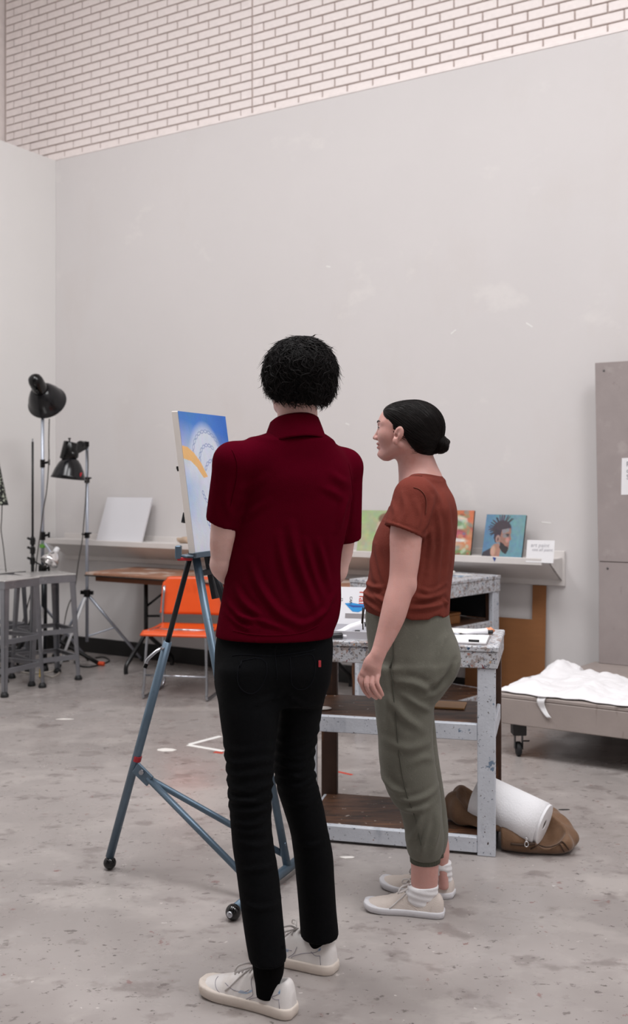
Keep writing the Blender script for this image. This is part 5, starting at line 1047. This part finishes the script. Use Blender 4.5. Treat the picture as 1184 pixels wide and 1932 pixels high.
n = len(rt0); crown = hm.w(-.03, .01, .12); ph = rng.uniform(0, 6.28, n); tw = rng.normal(0, .35, (n, 3)); cl = rng.uniform(.5, 1.3, n)
def flow(P, N_, t):
    d = np.array([0, 0, -1.0])+.9*(P-crown)/(np.linalg.norm(P-crown, axis=1)[:, None]+.02)*np.array([1, 1, .3])+tw
    sd = np.cross(d, N_); return d+sd*(np.sin(ph+t*6.0)*cl*1.3)[:, None]
L_ = rng.uniform(.035, .085, n); w_ = rng.uniform(.0007, .0021, n); zz = np.array(hm.loc(*rt0.T))[2]
l1 = rng.uniform(.001, .012, n)+np.where(zz < .0, rng.uniform(0, .014, n), 0); sv = strands(Fu, rt0, flow, L_, w_, .001, l1, 6)
nb2 = 320; pick = rng.choice(len(V0), nb2*2); rt1 = V0[pick]; q1 = np.array(hm.loc(*rt1.T)); rt1 = rt1[(q1[2] > -.03)][:nb2]; n = len(rt1); ph = rng.uniform(0, 6.28, n); tw = rng.normal(0, .5, (n, 3)); cl = rng.uniform(.6, 1.6, n)
sv2 = strands(Fu, rt1, flow, rng.uniform(.05, .10, n), rng.uniform(.0016, .0030, n), .002, rng.uniform(.008, .024, n), 7)
hv = merge((V0, capV[1]), sv, sv2); obj('hair', hv[0], hv[1], 'hair_black', man, True)
# ---- socks and trainers
for a_, yl in ((al, 1862), (ar, 1790)):
    zt = .19; obj('sock', *(lambda m_: (m_[0], m_[1]))((lambda f_: f_.mesh(.005))(Field().add(zloft([(.04, a_[0]-.004, a_[1]+.002, .028, .028), (.08, a_[0]-.002, a_[1]+.001, .034, .034), (.10, a_[0], a_[1], .0395, .0395), (.13, a_[0], a_[1], .043, .043), (.16, a_[0], a_[1], .0445, .0445), (zt, a_[0], a_[1], .044, .044)]), .005))), 'sock_black', man, True)
prof = [(0, .016, .060), (.008, .026, .086), (.02, .033, .097), (.032, .0357, .095), (.06, .037, .086), (.10, .0385, .092), (.130, .041, .097), (.160, .0435, .086), (.20, .0465, .066), (.235, .0465, .054), (.257, .0430, .048), (.275, .036, .041), (.285, .026, .034), (.291, .013, .025)]
for nm, heel, toe, sd in (('L', np.array([-.052, 2.668]), np.array([-.300, 2.80]), 1), ('R', np.array([.062, 2.908]), np.array([-.186, 3.055]), -1)):
    an = math.atan2(toe[1]-heel[1], toe[0]-heel[0])
    root, Fd, T, upp = shoe(man, (heel[0], heel[1], 0), an, .292, prof, .030, ('leather_white', 'sole_cream', 'lace_white', 'shoe_seam'), (5, .130, .015), (.063, .128, .050, .0275, .055), side=sd,
        marks=[('seam', [(.03, .05, .075), (.055, .05, .064), (.085, .05, .055), (.115, .05, .04), (.12, .05, .034)]), ('seam', [(.02, .05, .062), (.045, .05, .058), (.06, .05, .066)]), ('seam', [(.022, .05, .06), (.02, .05, .035)]), ('seam', [(.205, .05, .03), (.225, .04, .04), (.238, .02, .05), (.243, 0, .06)]), ('seam', [(.105, .05, .07), (.112, .05, .05), (.13, .05, .034)]), ('seam', [(.205, .03, .06), (.17, .045, .05), (.12, .05, .055)])])
    patch('badge', Fd, T, [(.155, .06, .050), (.130, .06, .052), (.128, .06, .060), (.150, .06, .059)], 'badge_blue', upp); patch('badge', Fd, T, [(.0335, .06, .077), (.007, .045, .079), (.007, .045, .087), (.032, .06, .086)], 'badge_blue', upp)
    for k in range(6): x0 = .030-.0042*k; patch('heel_letter', Fd, T, [(x0, .055, .0795), (x0-.003, .053, .0795), (x0-.003, .053, .0845), (x0, .055, .0845)], 'badge_letter', upp, .0012, 3, 3)
# ================================================================ the woman in profile
wom = thing('person', 'person with dark bun in rust t-shirt and olive sweatpants, in profile', 'person', (.37, 3.36, 0))
YW = 3.37
FW = Field()
FW.add(zloft(rows([(1128, 694, 842), (1160, 689, 846), (1180, 690, 850), (1205, 692.5, 858.5), (1230, 695, 862.5), (1255, 697, 861), (1280, 700, 852), (1305, 708, 835)], lambda p: YW, lambda p, w: itp((1128, .145), (1180, .160), (1240, .178), (1305, .15))(p), p=2.2)) if False else zloft(rows([(1128, 694, 842), (1160, 689, 846), (1180, 690, 850), (1205, 692.5, 858.5), (1230, 695, 862.5), (1255, 697, 861), (1280, 700, 852), (1305, 708, 835)], lambda p: YW, lambda p, w: itp((1128, .145), (1180, .160), (1240, .178), (1305, .15))(p)), 0, 2.2), .02)
YN = itp((1260, 3.285), (1400, 3.285), (1620, 3.305)); YFa = itp((1260, 3.46), (1400, 3.46), (1610, 3.43))
NEAR = [(1255, 698, 858), (1285, 700.5, 846), (1318, 704.6, 823), (1348, 708, 817.5), (1384, 712, 816), (1435, 715, 820), (1468, 720, 825.5), (1501, 733, 831), (1528, 752, 834), (1558, 761, 836), (1588, 765, 837), (1606, 768, 834), (1617, 773, 830)]
FW.add(zloft(rows(NEAR, YN, lambda p, w: itp((1255, .088), (1318, .088), (1435, .078), (1500, .074), (1560, .070), (1600, .066), (1617, .058))(p)), 0, 2.1), .03)
FAR = [(1255, 705, 850), (1318, 712, 820), (1384, 722, 822), (1435, 728, 828), (1501, 752, 838), (1540, 772, 843), (1565, 780, 845), (1590, 792, 843), (1606, 800, 839)]
FW.add(zloft(rows(FAR, YFa, lambda p, w: itp((1255, .085), (1435, .075), (1560, .066), (1606, .055))(p)), 0, 2.1), .03)
FW.add(ell(px3(836, 1240, 3.30), (.045, .07, .065)), .04)
V, Fs = FW.mesh(.0065); V = relax(V, Fs, 2, .4); N_ = vnormals(V, Fs)
fl = [([(860, 1250), (845, 1280), (822, 1300), (800, 1308)], 3.2, .011, -.008), ([(745, 1285), (785, 1290), (815, 1310)], 3.2, .012, .006), ([(735, 1320), (760, 1350), (800, 1380)], 3.2, .014, .005), ([(760, 1310), (790, 1330), (815, 1345)], 3.2, .010, .005), ([(722, 1470), (740, 1490), (765, 1498)], 3.22, .012, .006), ([(735, 1500), (765, 1512), (800, 1505), (830, 1490)], 3.22, .010, .005), ([(745, 1525), (775, 1530), (815, 1520)], 3.22, .012, .005),
      ([(770, 1600), (785, 1570), (800, 1520)], 3.23, .010, .004), ([(815, 1612), (825, 1570), (828, 1530)], 3.23, .011, .006), ([(795, 1615), (800, 1590), (812, 1560)], 3.23, .008, .004), ([(775, 1440), (800, 1430), (822, 1440)], 3.22, .012, .003), ([(850, 1200), (835, 1215), (825, 1245)], 3.2, .012, .003), ([(730, 1400), (770, 1410), (815, 1400)], 3.22, .014, .003), ([(720, 1250), (730, 1300), (735, 1380)], 3.2, .012, .003)]
V = folds(V, N_, fl, gain=1.7); pants = obj('sweatpants', V, Fs, 'olive_fleece', wom, True)
P = FW.project(crv([px3(a, b, 3.18) for a, b in ((722, 1235), (733, 1280), (742, 1350), (748, 1420), (757, 1480), (768, 1530), (778, 1580), (788, 1612))], 6), .0006, 8); obj('side_seam', *tube(P, .0015, 5), 'olive_seam', pants, True)
P = FW.project(crv([px3(a, b, 3.17) for a, b in ((724, 1180), (728, 1205), (724, 1240))], 6), .0008, 8); obj('pocket_seam', *tube(P, .002, 5), 'olive_seam', pants, True)
def cuff(c, a, b, z0, z1, nm):
    n = 96; V = []; Fs = []
    for i, (z, k) in enumerate(((z0, .93), (z0+.001, 1.0), ((z0+z1)/2, 1.02), (z1-.001, 1.0), (z1, .9))):
        for j in range(n): th = 2*math.pi*j/n; q = k*(1+.018*math.cos(32*th)); V.append((c[0]+a*q*math.cos(th), c[1]+b*q*math.sin(th), z))
    for i in range(4):
        for j in range(n): Fs.append([i*n+j, i*n+(j+1) % n, (i+1)*n+(j+1) % n, (i+1)*n+j])
    obj(nm, V, Fs, 'olive_rib', pants, True)
cn = px3(801.5, 1620, 3.305); cuff(cn, .0485, .0475, cn[2]-.011, cn[2]+.018, 'cuff'); cf_ = px3(819.5, 1606, 3.43); cuff(cf_, .0365, .046, cf_[2]-.011, cf_[2]+.018, 'cuff')
for dx, l, y1 in ((0, .0022, 1188), (-3, .0022, 1174)):
    P = crv([px3(687+dx, 1146, 3.33), px3(685+dx*.6, 1160, 3.32), px3(684+dx*.6, 1175, 3.322), px3(684.5+dx*.3, y1, 3.325)], 5); obj('drawstring', *tube(P, l, 6), 'cord_dark', pants, True)
# ---- body
BW = Field(); hw_ = Head(px3(766, 815, 3.36), (-.97, .24), 1.0); hw_.skin(BW)
BW.add(cone(hw_.w(-.012, 0, -.055), px3(787, 893, 3.365), .050, .054), .025); BW.add(cone(px3(787, 893, 3.365), px3(795, 925, 3.37), .054, .07), .03); BW.add(cone(hw_.w(-.03, 0, -.05), px3(800, 900, 3.37), .045, .045), .03)
sn, sf = px3(783, 940, 3.215), np.array([px3(783, 940, 3.215)[0]+.03, 2*YW-3.215, px3(783, 940, 3.215)[2]])
for s_ in (sn, sf): BW.add(cone(px3(795, 918, 3.37), s_, .055, .045), .04)
BW.add(zloft(rows([(925, 765, 830), (954, 750, 848), (1000, 728, 848), (1050, 715, 846), (1128, 705, 838), (1200, 712, 840), (1260, 715, 838)], lambda p: YW, lambda p, w: itp((925, .10), (954, .135), (1100, .125), (1260, .135))(p))), .03)
arm = [(sn, .054), (px3(767, 1000, 3.20), .0525), (px3(763.5, 1050, 3.185), .0475), (px3(760, 1085, 3.175), .0435), (px3(755, 1109, 3.165), .0415), (px3(748, 1135, 3.155), .041), (px3(740, 1164, 3.145), .0385), (px3(727, 1200, 3.135), .0305), (px3(711.5, 1236, 3.12), .0215)]
mir = lambda p: np.array([p[0]+.075, 2*YW-p[1], p[2]])
HYd = 3.115
def hp(px, py, dy=0): return px3(px, py, HYd+dy)
sqz = (np.array([0, 1.0, 0]), .62)
hand = []
hand += [('c', hp(711, 1238), hp(702, 1256, -.002), .0215, .027, sqz, .012), ('c', hp(705, 1250), hp(707, 1272, -.002), .022, .0165, sqz, .012), ('c', hp(700, 1250), hp(688, 1271, .0), .020, .0155, sqz, .012), ('c', hp(689, 1271, .0), hp(708, 1274, -.003), .0145, .0135, sqz, .01)]
for pts, r in (([(711, 1275, -.006), (710.5, 1288, -.016), (716, 1301, -.012), (721, 1311, -.002)], (.0095, .0074, .0068, .0056)), ([(702, 1278, -.006), (701.5, 1293, -.018), (709, 1307, -.012), (717, 1316, .0)], (.0100, .0079, .0073, .0060)), ([(692.5, 1278, -.004), (691.5, 1293, -.014), (699, 1308, -.008), (709.5, 1317, .004)], (.0100, .0079, .0073, .0060)), ([(683.5, 1275, .002), (682, 1289, -.002), (687.5, 1303, .004), (696, 1314, .014)], (.0098, .0078, .0072, .0060))):
    hand.append(('f', [hp(*q) for q in pts], r, .0008))
hand.append(('f', [hp(702, 1252, .018), hp(689, 1266, .034), hp(680, 1280, .040), hp(684, 1293, .042)], (.015, .0125, .0105, .0085), .006))
for fn in (lambda p: p, mir):
    chain_f(BW, [fn(a) for a, r in arm], [r for a, r in arm], .012)
    for h_ in hand:
        if h_[0] == 'c': BW.add(cone(fn(h_[1]), fn(h_[2]), h_[3], h_[4], h_[5]), h_[6])
        else: BW.add(chainp([fn(q) for q in h_[1]], h_[2]), h_[3])
BW.add(ell(px3(773, 1106, 3.165), (.018, .022, .024)), .02)                      # elbow
shr = lambda rs: [(y, (l+r)/2-(r-l)*.37, (l+r)/2+(r-l)*.37) for y, l, r in rs]
BW.add(zloft(rows(shr(NEAR[:8])+[(1558, 772, 832), (1600, 774, 828), (1640, 775, 826.5), (1668, 775.5, 825), (1682, 779, 822), (1700, 784, 818)], YN, lambda p, w: itp((1255, .062), (1530, .055), (1600, .048), (1640, .042), (1665, .036), (1700, .029))(p)), 0, 2.0), .03)
BW.add(zloft(rows(shr(FAR[:6])+[(1590, 812, 846), (1612, 815, 847), (1625, 820, 845), (1645, 823, 845), (1675, 826, 846)], YFa, lambda p, w: itp((1255, .06), (1590, .036), (1612, .033), (1628, .029), (1675, .025))(p))), .03)
fineW = [(hw_.o-[.14, .11, .13], hw_.o+[.15, .11, .13], .0026), (hp(700, 1280)-[.045, .05, .075], hp(700, 1280)+[.045, .05, .06], .0022)]
V, Fs = BW.mesh(.0065, fineW); V = relax(V, Fs, 1, .15)
wb = obj('body', V, Fs, ['skin', 'lip'], wom, True)
ctr = V[Fs].mean(1); lx, ly, lz = hw_.loc(ctr[:, 0], ctr[:, 1], ctr[:, 2]); li = ((lx > .088) & (np.abs(ly) < .021) & (np.abs(lz+.0455) < .0125*(1-(np.abs(ly)/.024)**2)+.001)).astype(np.int32); wb.data.polygons.foreach_set('material_index', li)
for y in (-1, 1):
    obj('eye', *ball(hw_.w(.0768, y*.031, .0125), .0122, 18), 'eye_white', wb, True); obj('iris', *lathe([(.0058, 0), (.0045, .0014), (.0005, .002)], 16, hw_.w(.0768+.0108, y*.031, .0125), hw_.f), 'iris', wb, True)
    P = BW.project(np.array([hw_.w(.096-.016*q, y*(.014+.032*q), .0325+.004*math.sin(q*3)) for q in np.linspace(0, 1, 9)]), .0010, 8); obj('eyebrow', *tube(P, [.0012, .002, .0024, .0024, .0022, .002, .0017, .0012, .0007], 6), 'lash', wb, True)
    P = np.array([hw_.w(.0905-.010*abs(q)**2, y*(.031+.013*q), .0165-.004*q*q) for q in np.linspace(-1, 1, 9)]); obj('eyelash', *tube(P, .0011, 5), 'lash', wb, True)
# ---- hair
FH = Field(); FH.add(hw_.e((-.026, 0, .0145), (.1035, .081, .0925)), .02); FH.add(hw_.e((-.055, 0, -.035), (.052, .060, .048)), .035); FH.add(hw_.e((.03, 0, .052), (.054, .063, .042)), .03)
FB = Field(); FB.add(hw_.e((-.112, 0, -.043), (.030, .033, .031)), .004)
for k in range(5): a = k*1.257; FB.add(hw_.c((-.100+.014*math.cos(a), .017*math.cos(a+.6), -.043+.020*math.sin(a)), (-.122+.012*math.cos(a+1.4), .016*math.cos(a+2.2), -.043+.018*math.sin(a+1.4)), .013, .011), .005)
face = poly2([(.16, -.2), (.16, .0745), (.076, .0745), (.066, .045), (.054, .016), (.046, -.002), (.030, .004), (.016, .020), (.002, .016), (-.002, -.014), (-.020, -.045), (-.040, -.068), (-.056, -.082), (-.10, -.092), (-.10, -.2)])
FH.keep(lambda X, Y, Z: (lambda q: -face(q[0], q[2]))(hw_.loc(X, Y, Z)))
m1 = FH.mesh(.0038); m1 = (relax(m1[0], m1[1], 2, .4), m1[1]); m2 = FB.mesh(.0035)
Fu = Field(); Fu.p = FH.p[:-1]; bun = hw_.w(-.098, 0, -.040)
cand = m1[0][rng.choice(len(m1[0]), 1600)]; n = len(cand); dn = np.linalg.norm(cand-bun, axis=1); jit = rng.normal(0, .05, (n, 3))
q = np.array(hw_.loc(*cand.T)); inn = -face(q[0], q[2]) < -.004
cand = cand[inn]; n = len(cand); dn = dn[inn]; jit = jit[inn]
sv = strands(Fu, cand, lambda P, N_, t: (bun-P)/(np.linalg.norm(bun-P, axis=1)[:, None]+1e-6)+jit, np.minimum(.075, dn*.8), rng.uniform(.0008, .0016, n), .0, rng.uniform(.0002, .0010, n), 6)
cb_ = m2[0][rng.choice(len(m2[0]), 260)]; bc = hw_.w(-.112, 0, -.043); sw_ = strands(FB, cb_, lambda P, N_, t: np.cross(P-bc, hw_.f*.8+hw_.u*.3), np.full(260, .04), rng.uniform(.0008, .0018, 260), .0, rng.uniform(.0003, .0016, 260), 6)
hr = merge(m1, sv); hair = obj('hair', hr[0], hr[1], 'hair_brown', wom, True); hr = merge(m2, sw_); obj('hair_bun', hr[0], hr[1], 'hair_brown', hair, True)
ny = np.array([hw_.w(-.02-.035*rng.random(), .05+.012*rng.random(), -.03-.045*rng.random()) for _ in range(70)]); ws = strands(BW, ny, lambda P, N_, t: (bun-P)+np.array([0, 0, -.02]), np.full(70, .022), np.full(70, .0003), .0002, np.full(70, .0012), 5); obj('nape_wisps', ws[0], ws[1], 'hair_brown', hair, True)
# ---- t-shirt
FT = Field()
FT.add(zloft(rows([(912, 770, 834), (928, 752, 849), (954, 736, 859), (978, 722, 861.5), (1000, 711, 860.5), (1019, 703.5, 858.5), (1050, 699.5, 857), (1085, 694.5, 852.5), (1111, 689, 849), (1128, 684, 847.5), (1143, 686, 847), (1158, 693, 846)], lambda p: YW, lambda p, w: itp((912, .085), (928, .125), (954, .158), (1000, .162), (1060, .152), (1128, .168), (1158, .166))(p)), 0, 2.1), .02)
FT.add(cone(px3(796, 918, 3.37), sn+np.array([0, .02, 0]), .060, .060), .045); FT.add(cone(px3(796, 918, 3.37), sf-np.array([0, .02, 0]), .060, .060), .045)
for fn, sg in ((lambda p: p, 1), (mir, -1)):
    a_, h_ = fn(px3(781, 938, 3.225)), fn(px3(760.5, 1004, 3.195)); e_ = h_+(h_-a_)*.3; nrm = np.array([-.36, -.12*sg, -.93])
    FT.add(both(cone(a_, e_, .066, .0655), plane(h_, nrm)), .022); FT.cut(cone(h_+(a_-h_)*.1, e_+(h_-a_), .054, .060), .003)
nk = px3(789, 898, 3.366); FT.cut(cone(nk+np.array([.004, 0, -.012]), nk+np.array([-.012, 0, .1]), .0535, .085), .006); FT.cut(ell(px3(768, 905, 3.36), (.045, .06, .03)), .01)
FT.keep(lambda X, Y, Z: (ZJ(1160, YW)-.010*np.sin(X*60)-.10*(X-.27)*(1 if True else 0)*-.25-Z)+0*Y)
V, Fs = FT.mesh(.0055); V = relax(V, Fs, 2, .4); N_ = vnormals(V, Fs)
fl = [([(838, 930), (846, 980), (846, 1040), (842, 1100)], 3.25, .010, .005), ([(826, 960), (832, 1010), (828, 1070), (820, 1120)], 3.22, .009, .005), ([(810, 985), (814, 1030), (805, 1080)], 3.21, .009, .004), ([(852, 990), (853, 1040), (848, 1090)], 3.28, .008, .004), ([(818, 940), (806, 975), (796, 1010)], 3.18, .010, .006), ([(815, 1000), (802, 1010), (796, 1030)], 3.2, .008, .005),
      ([(700, 1040), (705, 1075), (712, 1110)], 3.25, .008, .005), ([(712, 1030), (718, 1070), (726, 1105)], 3.22, .008, .005), ([(690, 1105), (705, 1110), (722, 1108)], 3.25, .007, .006), ([(684, 1126), (705, 1128), (730, 1140), (742, 1152)], 3.24, .008, .009), ([(692, 1118), (712, 1132), (735, 1145)], 3.24, .006, -.007), ([(688, 1138), (705, 1148), (722, 1160)], 3.24, .006, .006),
      ([(775, 1125), (805, 1128), (846, 1120)], 3.2, .007, .006), ([(772, 1140), (805, 1137), (846, 1132)], 3.2, .006, -.007), ([(770, 1150), (805, 1147), (846, 1143)], 3.2, .007, .007), ([(790, 1110), (815, 1118), (845, 1105)], 3.2, .007, .004), ([(782, 1118), (792, 1085), (800, 1060)], 3.2, .008, .004), ([(835, 1130), (842, 1138), (846, 1146)], 3.25, .005, .006),
      ([(760, 930), (765, 960), (758, 985)], 3.15, .009, .004), ([(785, 945), (792, 975), (785, 1002)], 3.15, .009, .004), ([(742, 950), (746, 970), (740, 990)], 3.15, .007, .003), ([(800, 905), (826, 940), (840, 985)], 3.25, .008, .003), ([(730, 985), (760, 995), (795, 1010)], 3.14, .004, .003)]
V = folds(V, N_, fl, gain=1.3); tee = obj('t_shirt', V, Fs, 'rust_cotton', wom, True)
def seam(pts, Y, nm, r=.0014, m='rust_seam', off=.0012): P = FT.project(crv([px3(a, b, Y) for a, b in pts], 6), off, 8); obj(nm, *tube(P, r, 5), m, tee, True)
seam([(779, 911), (795, 918), (808, 932), (816, 950), (817, 972)], 3.14, 'sleeve_seam'); seam([(797, 893), (791, 901), (784, 908), (779, 912)], 3.26, 'shoulder_seam', .0012)
# neckband following the cut
nb_ = []
for a in np.linspace(0, 2*math.pi, 49):
    d_ = np.array([math.cos(a), math.sin(a), 0.0]); r_ = np.linspace(.040, .10, 90); z_ = np.linspace(-.06, .04, 90); RR, ZZ = np.meshgrid(r_, z_); Q = nk+RR[..., None]*d_+ZZ[..., None]*np.array([0, 0, 1.0]); D_ = FT(Q); ins = D_ < .001
    iz, ir = np.nonzero(ins); sc_ = ZZ[iz, ir]*1.0-RR[iz, ir]*.9; j = np.argmax(sc_); nb_.append(Q[iz[j], ir[j]])
nb_ = np.array(nb_); nb_[-1] = nb_[0]
for _ in range(3): nb_[1:-1] = .5*nb_[1:-1]+.25*(nb_[:-2]+nb_[2:])
obj('neckband', *tube(nb_, .0050, 8, flat=1.5), 'rust_seam', tee, True)
# ---- socks and canvas shoes
for pts in ([(.030, .352, 3.306, .044, .030), (.055, .352, 3.305, .050, .033), (.075, .355, 3.304, .0515, .0365), (.090, .3575, 3.304, .0495, .0385), (.096, .358, 3.304, .0485, .0385)], [(.030, .434, 3.452, .036, .029), (.06, .436, 3.448, .036, .031), (.09, .437, 3.44, .0335, .0335), (.118, .436, 3.434, .0315, .0345), (.124, .4355, 3.434, .031, .0345)]):
    v_, f_ = Field().add(zloft(pts), .004).mesh(.004); n_ = vnormals(v_, f_); v_ = v_+n_*(.0012*np.sin(v_[:, 2:3]*300+v_[:, :1]*60)); obj('sock', v_, f_, 'sock_white', wom, True)
profw = [(0, .016, .046), (.008, .025, .064), (.02, .032, .073), (.032, .0345, .069), (.06, .0365, .060), (.09, .0375, .064), (.115, .038, .072), (.14, .039, .066), (.175, .043, .050), (.205, .0435, .042), (.227, .0405, .038), (.245, .0345, .033), (.255, .0255, .028), (.2612, .014, .021)]
for heel, toe, sd in ((np.array([.424, 3.285]), np.array([.163, 3.345]), 1), (np.array([.478, 3.440]), np.array([.235, 3.545]), -1)):
    an = math.atan2(toe[1]-heel[1], toe[0]-heel[0])
    shoe(wom, (heel[0], heel[1], 0), an, .262, profw, .022, ('canvas_shoe', 'sole_white', 'lace_white', 'canvas_shoe'), (5, .112, .0125), (.062, .096, .050, .0315, .042), side=sd, sw=.003,
         marks=[('seam', [(.035, .05, .055), (.04, .05, .04), (.042, .05, .025)]), ('seam', [(.15, .05, .056), (.12, .05, .048), (.09, .05, .035), (.08, .05, .025)])])
